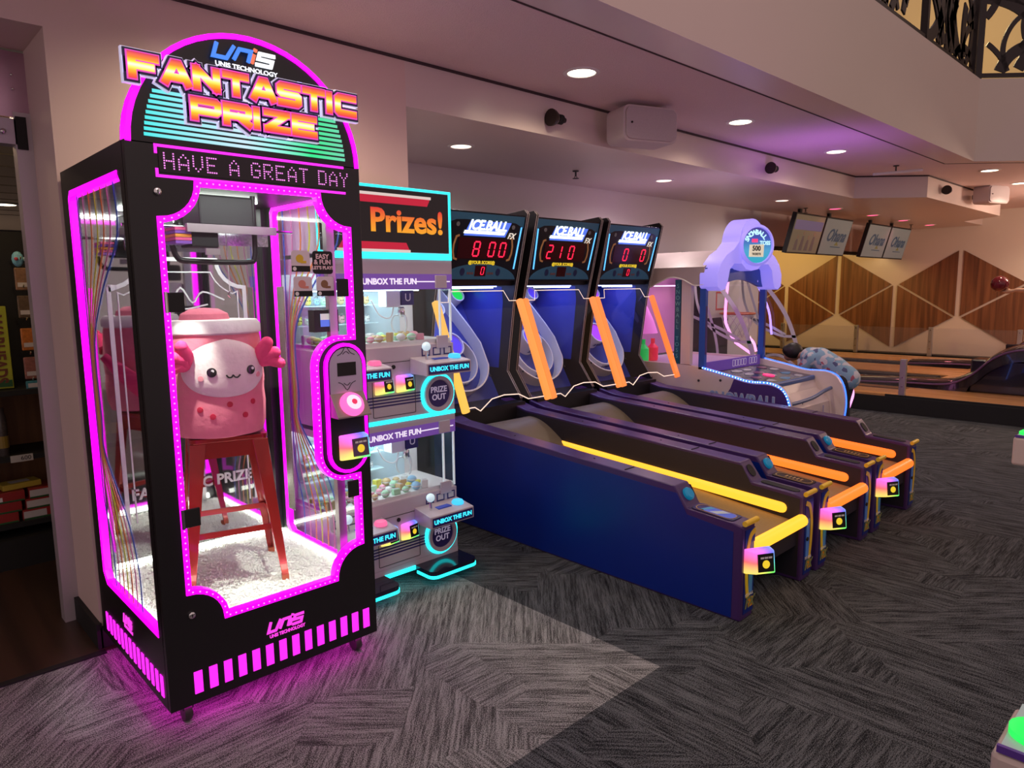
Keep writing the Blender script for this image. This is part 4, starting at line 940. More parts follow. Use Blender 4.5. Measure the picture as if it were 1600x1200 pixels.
    tear = arc(0, .34, .30, 210, -30, 0 or 20)+[(.275, .50), (.11, .90)]+arc(0, .90, .10, 0, 180, 8)+[(-.11, .90), (-.275, .50)]
    tear = arc(0, .33, .30, 200, 340, 20)+[(.292, .42), (.25, .56), (.12, .88)]+arc(0, .90, .10, 20, 160, 8)+[(-.12, .88), (-.25, .56), (-.292, .42)]
    MB().strip(tear, .012, 'z', 0, .11, closed=True).xf(Mt).build('target_wall', RINGW, bd, smooth=True)
    def ringp(cx, cy, r, h, nm, m): return MB().strip(arc(cx, cy, r, 0, 360, 28)[:-1], .010, 'z', 0, h, closed=True).xf(Mt).build(nm, m, bd, smooth=True)
    ringp(0, .31, .20, .09, 'target_ring', RINGW); c2 = ringp(0, .42, .095, .13, 'target_cup', RINGW)
    MB().prism(arc(0, .42, .088, 0, 360, 24)[:-1], 'z', .0, .115).xf(Mt).build('cup_disc', disc[0], c2)
    for x, m in ((0, RINGW), (-.25, disc[1]), (.25, disc[1])):
        yy = .74 if x == 0 else .86
        c3 = ringp(x, yy, .058, .12, 'target_cup', RINGW); MB().prism(arc(x, yy, .053, 0, 360, 20)[:-1], 'z', 0, .105).xf(Mt).build('cup_disc', m, c3)
    NB = mat('number_navy', (.02, .03, .15), .4)
    for s, yy, r, h, sz in (('1,000', .31, .205, .045, .06), ('2,000', .42, .10, .07, .05)):
        Mn = Mt @ plane((0, yy-r-.003, h), (1, 0, 0), (0, 0, 1))
        text_mb(s, sz, UP, (0, 0, 0), ex=.0012, off=.0012).xf(Mn).build('ring_number', NB, bd)
    for x, y in ((.2, .15), (-.2, .15)): MB().lathe([(.010, 0), (.01, .004), (0, .004)], (x*1.25, y-.02, .112), 10).xf(Mt).build('wall_screw', BLACKM, bd)
    # clear front shield hung between two glowing poles
    Ms = plane((W/2, 1.995, .775), (1, 0, 0), (0, .32, .785)); L_ = .85; e = W/2-.03
    low = [(-e, .03), (-e+.05, .03), (-e+.09, .0), (-e+.22, .07), (-.02, .085), (.12, .075), (.20, .03), (e-.07, .03), (e, .03)]
    upp = [(e, L_-.06), (e-.07, L_-.06), (e-.10, L_+.02), (-e+.10, L_+.02), (-e+.07, L_-.06), (-e, L_-.06)]
    sd = MB().prism(low+upp, 'z', 0, .004).xf(Ms).build('front_shield', ACRYL, T)
    EG = mat('shield_edge_glow', (.75, .6, .5), .25, emit=(1, .75, .6), es=.9)  # light caught in the acrylic edge, put in as emission
    MB().tube([tuple(Ms @ Vector((a, b, .002))) for a, b in low], .004, 6).build('shield_edge_glow', EG, sd)
    MB().tube([tuple(Ms @ Vector((a, b, .002))) for a, b in upp], .003, 6).build('shield_edge_glow', EG, sd)
    for s, pc in ((-1, pole[0]), (1, pole[1])):
        PM = emat('pole_glow_%.2f' % pc[1], pc, 1.2)
        MB().prism(rrect(s*(e+.038)-.025, s*(e+.038)+.025, .0, L_-.05, .014), 'z', -.012, .018).xf(Ms).build('light_pole', PM, T)
    return T
G_ = emat('disc_green', (.02, .8, .12), 1.0); V_ = mat('disc_violet', (.06, .04, .5), .4, emit=(.12, .06, .8), es=.6); P_ = mat('disc_purple', (.3, .05, .6), .4, emit=(.45, .05, .8), es=.7)
Y1, O1, O2, O3 = (1, .52, .05), (1, .34, .04), (1, .20, .025), (1, .14, .02)
alley(0, 'alley ball game with yellow light bars and score 8 00, beside the mini claw machine', ' 800', '0', (1, .44, .03), ((1, .5, .08), (1, .30, .06)), (V_, G_))
alley(1, 'alley ball game with orange light bars and score 21 0, between two others', '210 ', ' ', (1, .17, .018), ((1, .24, .05), (1, .25, .05)), (V_, V_))
alley(2, 'alley ball game with orange light bars and score 0 0, next to the snowball game', ' 0 0', '0', (1, .15, .016), ((1, .23, .05), (1, .20, .04)), (P_, P_))

# ================================================================== snowball throwing game
def snow_game():
    T = thing('snowball_game', 'white snowball throwing game with glowing lavender top, blue posts and blue edge lights', 'arcade machine', (6.235, 3.4, 0))
    PW = mat('pearl_white', (.70, .58, .56), .35, noise=.06, nscale=4); BP = mat('post_blue2', (.02, .09, .42), .35); VP = mat('snow_purple', (.07, .03, .18), .4)
    HW = .585
    crv = smooth_path([(-.78, .02), (-.84, .30), (-.855, .52), (-.80, .70), (-.68, .772), (-.47, .775), (-.29, .81), (-.02, .86)], 5)
    LB = emat('led_blue', (.03, .13, 1), 3.0)
    for s in (-1, 1):
        sp = MB().prism([(-.76, 0)]+crv+[(.15, .875), (1.0, .88), (1.0, 0)], 'x', s*HW, s*(HW-.05)).build('side_panel', PW, T)
        MB().tube([(s*HW, y, z) for y, z in crv], .009, 8).build('edge_light', LB, sp)
        dots = MB(); acc = 0.; prev = None
        for p in smooth_path(crv, 4):
            if prev is not None: acc += math.dist(p, prev)
            prev = p
            if acc >= .022: acc = 0; dots.ball((s*(HW+.006), p[0], p[1]), .006, 6, 4)
        dots.build('led_dots', emat('led_dot_white', (.45, .7, 1), 5), sp, kind='stuff')
        dec = [(p[0], p[1]-.018) for p in crv if p[0] < -.3 and p[1] > .1]
        MB().prism([(-.80, .06)]+dec[:]+[(-.30, .70), (-.24, .60), (-.15, .56), (-.10, .40), (-.05, .06)], 'x', s*HW, s*(HW+.002)).build('side_decal', VP, sp)
        if s < 0:
            tx = mat('decal_text', (.16, .2, .36), .4, emit=(.2, .25, .45), es=.15)
            text('decal_text', 'SNOWBALL', .16, mat('decal_edge', (.5, .5, .6), .4), sp, LEFT, (-HW-.0032, -.42, .595), ex=.0008, off=.009, fit=.66)
            text('decal_text', 'SNOWBALL', .16, tx, sp, LEFT, (-HW-.0045, -.42, .595), ex=.0008, off=.004, fit=.65)
        for y, z in ((.02, .74), (.02, .62), (-.2, .76)): MB().lathe([(.012, 0), (.012, .004), (0, .004)], (s*HW, y, z), 10, Matrix.Rotation(s*PI/2, 3, 'Y')).build('bolt', DKGREY, sp)
        post = MB().box(s*HW-.045*(s > 0)-.0*(s < 0), s*HW+.045*(s < 0), -.03, .03, .84, 1.64).build('post', BP, T, bevel=.004)
        MB().box(*sorted((s*(HW-.008), s*(HW-.036))), -.033, -.03, .98, 1.42).build('post_decal', VP, post)
    # play field
    Mp = plane((0, -.28, .765), (1, 0, 0), (0, 1, .13))
    pf = MB().box(-HW+.05, HW-.05, -.26, .26, -.03, 0).xf(Mp).build('play_field', mat('field_dark', (.03, .04, .07), .2), T)
    rnd = random.Random(5)
    for i in range(16):
        c = random.Random(i).choice([(.05, .2, .4), (.35, .35, .4), (.05, .08, .2), (.2, .08, .15), (.3, .2, .15)])
        x, y = -.42+.27*(i % 4)+rnd.uniform(-.05, .05), -.19+.125*(i//4)+rnd.uniform(-.02, .02)
        n = 6; poly = [(x+rnd.uniform(.05, .1)*math.cos(2*PI*j/n), y+rnd.uniform(.03, .05)*math.sin(2*PI*j/n)) for j in range(n)]
        MB().prism(poly, 'z', 0, .001+.0003*i).xf(Mp).build('field_print', mat('field_print%d' % (i % 5), c, .3), pf)
    MB().prism(arc(.05, -.06, .055, 0, 360, 18)[:-1], 'z', 0, .008).xf(Mp).build('field_button', emat('field_red', (1, .03, .2), 1.2), pf)
    MB().box(-HW+.05, HW-.05, -.575, -.54, .69, .735).build('field_rail', mat('rail_blue', (.05, .12, .35), .35), T, bevel=.012)
    MB().box(-HW+.05, HW-.05, -.005, .015, .80, .90).build('rear_sign', mat('rear_sign', (.10, .04, .28), .3, emit=(.12, .05, .35), es=.35), T)
    for i in range(9):
        if i != 5: MB().strip(rrect(-.02+i*.055, .022+i*.055, .825, .885, .006, 2), .006, 'y', -.007, -.005, closed=True).build('rear_mark', mat('rear_text', (.4, .35, .5), .4, emit=(.5, .4, .6), es=.4), T)
    # front cabinet with a sagging blue rail and a door
    fr = MB().prism([(-.56, .70), (-.60, .62), (-.66, .56), (-.72, .50), (-.74, 0), (-.5, 0), (-.5, .70)], 'x', -HW+.05, HW-.05).build('front_cabinet', PW, T)
    MB().tube(smooth_path([(-HW+.06, -.72, .575), (-.25, -.73, .565), (.1, -.735, .575), (.35, -.735, .61), (HW-.06, -.73, .625)], 5), .017, 10).build('front_rail', mat('rail_grey_blue', (.10, .14, .28), .4), T, smooth=True)
    dr = MB().box(-.42, .12, -.748, -.738, .08, .46).build('front_door', PW, T, bevel=.002)
    MB().strip(rrect(-.42, .12, .08, .46, .01), .005, 'y', -.75, -.748, closed=True).build('door_outline', mat('door_line', (.25, .2, .22), .5), dr)
    MB().prism([(-.28, .22), (-.24, .34), (-.15, .41), (-.04, .34), (0, .22)], 'y', -.751, -.749).build('door_emblem', mat('emblem_blue', (.06, .07, .22), .4), dr)
    for i in range(4): MB().box(-.235+i*.05, -.20+i*.05, -.7525, -.751, .25, .31).build('emblem_mark', mat('decal_edge', (.5, .5, .6), .4), dr)
    for x, z in ((-.30, .53), (-.02, .54), (.2, .555), (.3, .36), (.3, .2)): MB().lathe([(.014, 0), (.014, .005), (0, .006)], (x, -.735 if z < .5 else -.70, z), 10, Matrix.Rotation(PI/2, 3, 'X')).build('fixing', CHROME, T)
    MB().box(.34, .355, -.745, -.738, .1, .48).build('front_reflector', mat('refl', (.45, .4, .6), .2), T)
    # beam, canopy and lit topper
    beam = [(-HW, 1.62)]+smooth_path([(-HW, 1.60), (-.42, 1.585), (-.2, 1.635), (.0, 1.655), (.2, 1.635), (.42, 1.585), (HW, 1.60)], 5)+[(HW, 1.76), (-HW, 1.76)]
    MB().prism(beam[1:], 'y', -.04, -.01).build('front_beam', BP, T)
    for x in (-.35, .35): MB().lathe([(.012, 0), (.012, .004), (0, .004)], (x, -.04, 1.64), 10, Matrix.Rotation(PI/2, 3, 'X')).build('bolt', CHROME, T)
    wav = smooth_path([(-.02, 1.615), (.08, 1.605), (.2, 1.66), (.33, 1.68), (.45, 1.64), (.58, 1.59), (.75, 1.62), (.95, 1.66)], 5)
    CN = mat('canopy_pearl', (.46, .38, .38), .4, noise=.25, nscale=3)
    for s in (-1, 1):
        MB().prism(wav+[(.95, 1.77), (-.02, 1.77)], 'x', s*(HW+.005), s*(HW+.02)).build('canopy_valance', CN, T)
        MB().prism([(s*(HW+.02), 1.77), (s*.20, 1.93), (s*.20, 1.915), (s*(HW+.005), 1.76)], 'y', -.02, .95).build('canopy_roof', CN, T)
        MB().tube([(s*(HW+.021), y, z) for y, z in wav], .006, 6).build('canopy_piping', WHITE, T)
    LAV = mat('lavender_glow', (.35, .3, .8), .45, emit=(.30, .26, 1), es=.62, noise=.0)
    right = [(0, 1.735), (.12, 1.75), (.20, 1.80), (.32, 1.80), (.40, 1.745), (.435, 1.63), (.47, 1.57), (.55, 1.555), (.61, 1.59), (.615, 1.70), (.555, 1.80), (.46, 1.875), (.34, 1.925), (.255, 1.99)]
    topc = arc(0, 1.965, .25, 8, 172, 16)
    left = [(-x, z) for x, z in reversed(right)][:-1]
    MB().prism(right+topc+left, 'y', -.16, .02).build('topper', LAV, T, bevel=.02, seg=3, smooth=True)
    before = set(bpy.data.objects)
    ring = Matrix.Rotation(PI/2, 3, 'X')
    MB().lathe([(.19, 0), (.19, .02), (.165, .035), (.16, .015)], (0, -.16, 1.965), 32, ring).build('topper_ring', LAV, T, smooth=True)
    sg = MB().lathe([(.162, .0), (.162, .016), (0, .018)], (0, -.16, 1.965), 32, ring).build('topper_sign', ramp_emat('snow_sign', 'Z', 1.81, 2.12, [(0, (.02, .45, .6)), (.35, (.08, .4, .7)), (.7, (.05, .10, .5)), (1, (.06, .04, .3))], .9), T)
    wtx = emat('snow_white', (.55, .9, 1), 1.1)
    for i, ch in enumerate('SNOWBALL'):
        a = math.radians(155-i*16.5); r = .115
        text_mb(ch, .06, FRONT @ Matrix.Rotation(a-PI/2, 4, 'Z'), (r*math.cos(a)-.01, -.182, 1.965+r*math.sin(a)), ex=.001, off=.003).build('sign_letter', wtx, sg)
    text('sign_text', 'TOSS', .05, wtx, sg, FRONT, (.085, -.182, 1.985), ex=.001, off=.002)
    text('sign_text', '888', .045, emat('snow_red', (1, .05, .2), 1.1), sg, FRONT, (-.03, -.182, 2.005), ex=.001, off=.002)
    MB().prism([(-.09, 1.86), (.07, 1.86), (.075, 1.975), (-.085, 1.97)], 'y', -.183, -.178).build('sign_box', mat('sign_cream', (.6, .55, .45), .5, emit=(.7, .65, .5), es=.6), sg)
    text('sign_text', '500', .062, DKGREY, sg, FRONT, (-.01, -.184, 1.935), ex=.001, off=.002)
    text('sign_text', 'TICKETS', .026, DKGREY, sg, FRONT, (-.01, -.184, 1.885), ex=.001, off=.001)
    RT = Matrix.Translation((0, -.10, 0)) @ Matrix.Rotation(-.42, 4, 'Z') @ Matrix.Translation((0, .03, 0))
    for o in set(bpy.data.objects)-before: o.data.transform(RT)
    # pillar and upright banner at the left rear, scenery behind
    bn = MB().box(-HW, -HW+.03, .23, .29, .88, 1.66).build('side_banner', mat('banner_teal', (.01, .10, .16), .4), T)
    for i, ch in enumerate('SNOWBALL TOSS'):
        if ch != ' ': text('banner_letter', ch, .055, mat('banner_pale', (.15, .42, .42), .4), bn, LEFT, (-HW-.001, .26, 1.60-i*.054), ex=.0006)
    MB().box(-HW, -HW+.05, .12, .22, .88, 1.66).build('side_pillar', PW, T)
    MB().box(-HW+.05, HW-.05, .06, .99, .80, .86).build('snow_floor', mat('stage_white', (.6, .5, .6), .6), T)
    MB().box(HW-.03, HW-.01, .03, .99, .88, 1.64).build('far_screen', ACRYL, T)
    MB().box(-HW+.02, HW-.02, .985, 1.0, .88, 1.90).build('rear_wall', mat('rear_pink', (.55, .25, .45), .6), T)
    hl = MB().lathe([(.16, 0), (.12, .12), (.06, .25), (0, .34)], (-.42, .78, 1.14), 14).build('snow_cone', mat('snow_pink_lit', (.7, .3, .6), .6, emit=(.9, .15, .7), es=.5), T, smooth=True)  # white snow hill; the pink light on it is put into colour and emission
    for x, c, n in ((-.52, (.02, .6, .12), 'green'), (-.36, (.8, .03, .06), 'red')):
        MB().lathe([(.05, 0), (.055, .02), (.055, .13), (.02, .17), (.02, .22), (0, .22)], (x+.02, .70, .865), 14).build('bottle_target', mat('target_'+n, c, .2, emit=c, es=.35), T, smooth=True)
    MB().box(-.40, .40, .4, .8, 1.60, 1.61).build('stage_lamp', emat('stage_glow', (.9, .5, .9), 3), T)
snow_game()

# ================================================================== basketball game behind it
def hoops():
    T = thing('basketball_game', 'basketball arcade game with clear arched sides, white printed lines and pink neon tubes', 'arcade machine', (7.75, 3.1, 0))
    NE = emat('neon_pink', (1, .30, .75), 2.2); WP_ = mat('printed_white', (.75, .7, .78), .5)
    body = MB().prism([(.02, 0), (.0, .35), (.06, .50), (.60, .46), (1.55, .62), (1.55, 0)], 'x', -.52, .52).build('cabinet', BLACKM, T)
    MB().prism([(.08, .505), (.60, .468), (1.5, .622), (1.5, .64), (.6, .49), (.08, .53)], 'x', -.5, .5).build('ball_ramp', DKGREY, T)
    crv = smooth_path([(.52, .50), (.55, .78), (.70, 1.20), (.92, 1.52), (1.15, 1.74)], 6)
    for s in (-1, 1):
        pn = MB().prism(crv+[(1.5, 1.85), (1.55, 1.85), (1.55, .60)], 'x', s*.545, s*.551).build('side_screen', ACRYL, T)
        MB().strip(crv, .05, 'x', s*.5515, s*.553, off=-.03).build('printed_line', WP_, pn)
        for q in ([(.75, 1.0), (1.0, 1.12), (1.5, 1.30)], [(.62, .98), (.85, 1.0), (1.15, 1.15), (1.3, 1.4), (1.35, 1.8)], [(.60, .62), (.8, .74), (1.0, .72), (1.2, .58)], [(1.0, .62), (1.05, 1.0), (1.2, 1.45), (1.3, 1.75)]):
            MB().strip(smooth_path(q, 6), .032, 'x', s*.5515, s*.553).build('printed_line', WP_, pn)
        MB().tube([(s*.54, y, z) for y, z in smooth_path([(.02, .52), (-.07, .38), (-.04, .22), (.0, .08)], 5)], .022, 10).build('neon_tube', NE, T, smooth=True)
    MB().tube(smooth_path([(-.50, .95, 1.65), (-.50, .97, 1.25), (-.50, .92, 1.10), (-.50, .86, 1.0)], 5), .016, 8).build('neon_tube', NE, T, smooth=True)
    MB().tube([(-.50, .84, .97), (-.50, .55, .80)], .016, 8).build('neon_tube', NE, T, smooth=True)
    MB().tube(smooth_path([(-.50, .70, 1.05), (-.50, .62, .98), (-.50, .585, .88)], 4), .014, 8).build('neon_tube', NE, T, smooth=True)
    MB().tube(smooth_path([(.50, 1.1, 1.6), (.50, .95, 1.3), (.50, .9, 1.0)], 4), .014, 8).build('neon_tube', emat('neon_violet', (.4, .25, 1), 1.8), T, smooth=True)
    bb = MB().box(-.40, .40, 1.30, 1.33, 1.22, 1.80).build('backboard', mat('backboard_white', (.6, .55, .5), .4), T)
    MB().strip([(-.13, 1.32), (.13, 1.32), (.13, 1.52), (-.13, 1.52)], .02, 'y', 1.297, 1.30, closed=True).build('board_square', mat('board_red', (.6, .08, .04), .4), bb)
    MB().tube([(.20*math.cos(2*PI*i/20), 1.09+.20*math.sin(2*PI*i/20), 1.27) for i in range(20)], .011, 8, closed=True).build('hoop', mat('hoop_orange', (.55, .12, .03), .4), T, smooth=True)
    net = MB()
    for i in range(12):
        for d in (1, -1):
            pts = []
            for j in range(5):
                a = 2*PI*(i+d*j*.5)/12; r = .195-.02*j; pts.append((r*math.cos(a), 1.09+r*math.sin(a), 1.265-.07*j))
            net.tube(pts, .004, 4)
    net.build('net', mat('net_white', (.65, .6, .62), .7), T)
    MB().box(-.52, .52, 1.5, 1.55, .6, 2.0).build('back_frame', DKGREY, T)
    MB().tube(smooth_path([(.3, .25, .55), (.33, .15, .62), (.36, .12, .80)], 4), .006, 6).build('cable', BLACKM, T)
hoops()

# ================================================================== people
def organic(name, mb, m, parent, vox=.018, it=6):
    o = mb.build(name, m, parent, smooth=True)
    r = o.modifiers.new('remesh', 'REMESH'); r.mode = 'VOXEL'; r.voxel_size = vox; r.use_smooth_shade = True
    s = o.modifiers.new('smooth', 'SMOOTH'); s.factor = .5; s.iterations = it
    return o
def limb(mb, pts, rs, n=12):
    mb.tube(pts, rs, n)
    for p, r in zip(pts, rs): mb.ball(p, r*.99, n, 8)
SKIN = mat('skin', (.32, .17, .11), .5); 
def hand(mb, c, d, up, k=1., curl=.5, side=1):
    """palm with four fingers and a thumb; d = finger direction, up = back of the hand"""
    c, d, up = Vector(c), Vector(d).normalized(), Vector(up).normalized(); w = d.cross(up)
    limb(mb, [tuple(c-d*.035*k), tuple(c+d*.03*k)], [.026*k, .032*k])
    for i in (-1.5, -.5, .5, 1.5):
        L = (.075-.008*abs(i-.2))*k; b = c+d*.04*k+w*i*.017*k
        p1 = b+d*L*.5-up*L*.15*curl; p2 = p1+(d*.4-up*curl).normalized()*L*.55
        limb(mb, [tuple(b), tuple(p1), tuple(p2)], [.0095*k, .009*k, .0075*k], 8)
    b = c+w*side*.028*k-d*.01*k; p1 = b+(d*.5+w*side*.6-up*.4*curl).normalized()*.035*k; p2 = p1+(d*.8-up*.5*curl).normalized()*.028*k
    limb(mb, [tuple(b), tuple(p1), tuple(p2)], [.012*k, .011*k, .009*k], 8)
def shirt_mat():
    m = mat('shirt_blue', (.22, .38, .5), .85); nt = m.node_tree; b = nt.nodes['Principled BSDF']
    tc = nt.nodes.new('ShaderNodeTexCoord'); v = nt.nodes.new('ShaderNodeTexVoronoi'); v.inputs['Scale'].default_value = 24
    r = nt.nodes.new('ShaderNodeValToRGB'); r.color_ramp.interpolation = 'CONSTANT'; el = r.color_ramp.elements
    for p, c in ((.55, (.55, .55, .58)), (.72, (.38, .10, .14)), (.80, (.08, .10, .2)), (.88, (.5, .5, .55))): e = el.new(p); e.color = (*c, 1)
    el[0].color = (.22, .38, .5, 1); el[-1].color = (.2, .35, .48, 1)
    sp = nt.nodes.new('ShaderNodeSeparateColor'); nt.links.new(tc.outputs['Object'], v.inputs['Vector']); nt.links.new(v.outputs['Color'], sp.inputs[0]); nt.links.new(sp.outputs[0], r.inputs[0]); nt.links.new(r.outputs[0], b.inputs['Base Color'])
    return m
def child():
    T = thing('person', 'person in light blue graphic shirt bending forward over the basketball game', 'person', (7.75, 2.98, 0))
    b = MB(); hx = .03
    for s in (-1, 1):
        limb(b, [(s*.075, -.02, .04), (s*.075, -.05, .18), (s*.075, -.035, .34), (s*.07, -.06, .58)], [.035, .045, .05, .068])
        limb(b, [(s*.075, -.03, .03), (s*.08, .09, .025)], [.035, .028])
        limb(b, [(s*.13+hx, .30, .78), (s*.16+hx, .36, .66), (s*.12+hx, .42, .58)], [.042, .034, .026])
        hand(b, (s*.11+hx, .46, .555), (0, 1, -.25), (0, .2, 1), .8, .6, -s)
    limb(b, [(0, -.05, .60), (.01, .08, .70), (.02, .22, .77), (hx, .32, .79)], [.105, .10, .115, .10])
    limb(b, [(hx, .36, .80), (hx, .44, .82)], [.045, .045])
    hd = Vector((hx+.01, .535, .835))
    b.ball(hd, (.072, .088, .092), 18, 12); b.ball(hd+Vector((0, .05, -.05)), (.05, .05, .045), 12, 8)
    b.ball(hd+Vector((0, .095, -.03)), (.014, .018, .014), 8, 6)
    for s in (-1, 1): b.ball(hd+Vector((s*.072, .0, -.01)), (.012, .022, .026), 8, 6)
    body = organic('body', b, SKIN, T, .014, 4)
    for s in (-1, 1): MB().ball(hd+Vector((s*.028, .088, .0)), .011, 8, 6).build('eye', BLACKM, body)
    MB().tube([tuple(hd+Vector((x, .093-abs(x)*.3, -.062))) for x in (-.02, 0, .02)], .005, 6).build('mouth', mat('lip', (.3, .08, .07), .5), body)
    h = MB(); h.ball(hd+Vector((0, -.005, .022)), (.095, .105, .098), 18, 12); h.ball(hd+Vector((-.03, .05, .03)), (.06, .06, .06), 12, 8)
    organic('hair', h, mat('black_hair', (.008, .006, .006), .5, noise=.3, nscale=60), T, .012, 3)
    sh = MB()
    limb(sh, [(0, -.10, .60), (.01, .06, .715), (.02, .22, .78), (hx, .33, .80)], [.125, .125, .14, .115])
    for s in (-1, 1): limb(sh, [(s*.12+hx, .28, .79), (s*.165+hx, .34, .70)], [.07, .06])
    organic('shirt', sh, shirt_mat(), T, .016, 3)
    pt = MB()
    for s in (-1, 1): limb(pt, [(s*.075, -.05, .16), (s*.075, -.035, .34), (s*.07, -.06, .57)], [.058, .066, .09])
    limb(pt, [(0, -.06, .58), (0, .0, .63)], [.115, .11])
    organic('trousers', pt, mat('trousers_dark', (.02, .02, .03), .8), T, .016, 3)
    for s in (-1, 1):
        f = MB(); limb(f, [(s*.075, -.04, .04), (s*.08, .10, .034)], [.045, .036]); organic('shoe', f, mat('shoe_grey', (.12, .12, .13), .6), T, .012, 2)
child()
def bowler():
    bx, bz = 11.5, .226
    T = thing('person', 'person holding out a dark red bowling ball in one bare arm on the lanes', 'person', (bx, 1.45, bz))
    b = MB()
    for s in (-1, 1):
        limb(b, [(s*.10, 0, .08), (s*.10, -.02, .3), (s*.10, .02, .5), (s*.09, 0, .90)], [.04, .055, .06, .09]); limb(b, [(s*.1, 0, .04), (s*.11, .16, .03)], [.04, .032])
    limb(b, [(0, 0, .95), (0, .01, 1.15), (0, .02, 1.35)], [.15, .14, .16])
    limb(b, [(0, .02, 1.45), (0, .03, 1.52)], [.055, .055])
    hd = Vector((0, .05, 1.64)); b.ball(hd, (.075, .095, .115), 16, 12); b.ball(hd+Vector((0, .1, -.01)), (.014, .02, .018), 8, 6)
    for s in (-1, 1): b.ball(hd+Vector((s*.075, 0, 0)), (.012, .02, .03), 8, 6)
    limb(b, [(-.17, .02, 1.38), (-.22, .05, 1.15), (-.2, .15, .95)], [.055, .045, .032]); hand(b, (-.2, .19, .89), (0, .3, -1), (-1, 0, 0), 1., .5, 1)
    limb(b, [(.17, .04, 1.40), (.12, .30, 1.28), (.04, .56, 1.265), (.02, .72, 1.27)], [.055, .046, .036, .028])
    hand(b, (.015, .79, 1.255), (0, 1, -.1), (.35, 0, -1), 1.05, .75, -1)
    body = organic('body', b, mat('skin_light', (.45, .25, .17), .5), T, .014, 3)
    for s in (-1, 1): MB().ball(hd+Vector((s*.03, .088, .012)), .012, 8, 6).build('eye', BLACKM, body)
    MB().tube([tuple(hd+Vector((x, .092-abs(x)*.4, -.05))) for x in (-.022, 0, .022)], .006, 6).build('mouth', mat('lip', (.3, .08, .07), .5), body)
    organic('hair', MB().ball(hd+Vector((0, -.02, .03)), (.085, .1, .105), 16, 12), MATS['black_hair'], T, .014, 3)
    sh = MB(); limb(sh, [(0, 0, .98), (0, .01, 1.15), (0, .02, 1.36)], [.165, .16, .175])
    for s in (-1, 1): limb(sh, [(s*.15, .03, 1.39), (s*.19, .08, 1.28)], [.075, .065])
    organic('shirt', sh, mat('shirt_grey', (.2, .2, .22), .85), T, .018, 3)
    pt = MB()
    for s in (-1, 1): limb(pt, [(s*.10, -.01, .12), (s*.10, .02, .5), (s*.09, 0, .90)], [.07, .08, .11])
    organic('trousers', pt, MATS['trousers_dark'], T, .018, 3)
    for s in (-1, 1):
        f = MB(); limb(f, [(s*.1, 0, .045), (s*.11, .17, .036)], [.05, .04]); organic('shoe', f, MATS['shoe_grey'], T, .014, 2)
    ball = MB().ball((bx+.0, 1.45+.905, bz+1.355), .108, 24, 16).build('bowling_ball', mat('ball_maroon', (.12, .01, .02), .08, noise=.4, nscale=6), smooth=True)
    for dx, dz in ((0, .02), (.02, .02), (.01, -.012)):
        MB().lathe([(.012, -.02), (.012, .0015), (0, .0015)], (bx+dx, 2.355-.103, bz+1.355+dz), 10, Matrix.Rotation(PI/2, 3, 'X')).build('finger_hole', BLACKM, ball)
    tag(ball, 'glossy dark red bowling ball held in an outstretched hand', 'bowling ball')
bowler()

# ================================================================== lanes furniture
def ball_return(x, y, label, k=1.):
    T = thing('ball_return', label, 'ball return', (x, y, .226))
    BK = mat('return_gloss', (.018, .014, .022), .12, coat=.5)
    path = smooth_path([(1.35, .09), (.7, .12), (.35, .13), (.15, .17), (-.05, .30), (-.25, .50), (-.5, .62), (-.9, .64)], 6)
    def hood(u, v):
        i = min(int(u*(len(path)-1)), len(path)-1); y_, z_ = path[i]
        a = PI*v; hw = .20+.08*max(0, min(1, (-y_+.1)/.5)); h = z_
        return (-hw*math.cos(a)*(1 if 0 < v < 1 else 1), y_, max(0., z_-.07)+.07*math.sin(a)**.6 if 0 < v < 1 else max(.0, z_-.2 if z_ > .25 else 0))
    MB().grid(hood, len(path)-1, 12).build('hood', BK, T, smooth=True)
    MB().box(-.16, .16, -.95, .0, 0, .42).build('pedestal', BK, T, bevel=.02)
    for s in (-1, 1): MB().tube([(s*(.21+.08*max(0, min(1, (-a+.1)/.5))), a, max(.02, b-.06)) for a, b in path], .012, 6).build('edge_trim', mat('return_trim', (.12, .06, .16), .25), T, smooth=True)
    MB().box(-.12, .12, 1.32, 1.352, .02, .085).build('ball_mouth', mat('mouth_grey', (.3, .28, .26), .5), T)
ball_return(10.45, 2.35, 'glossy dark ball return with a raised curved hood beside the near lane')
ball_return(13.3, 2.55, 'low dark ball return on the lanes by the wood-panelled wall')
def railing(name, label, x, ys, z0, h, px=.012):
    T = thing(name, label, 'railing', (x, ys[0], z0)); y0 = ys[0]
    for y in ys:
        p = MB().box(-.03, .03, y-y0-.035, y-y0+.035, -.10 if z0 > .3 else 0, h).build('post', STEEL, T, bevel=.004)
        for z in (.25*h, .5*h, .9*h): MB().lathe([(.01, 0), (.01, .004), (0, .004)], (-.03, y-y0, z), 8, Matrix.Rotation(-PI/2, 3, 'Y')).build('screw', CHROME, p)
    for a, b in zip(ys, ys[1:]): MB().box(-.006, .006, a-y0+.01, b-y0-.01, .02, h-.02).build('glass_pane', glass('rail_glass', (.93, .93, .95), .9, .04, (.8, .7, .7)), T)
railing('glass_railing', 'clear glass railing with a steel post along the near edge of the lanes', 9.44, [2.86, 4.75], .226, .45)
railing('glass_railing', 'long clear glass railing with steel posts before the wood-panelled wall', 14.95, [.9, 2.7, 4.1, 5.45, 7.0], .226, .55)
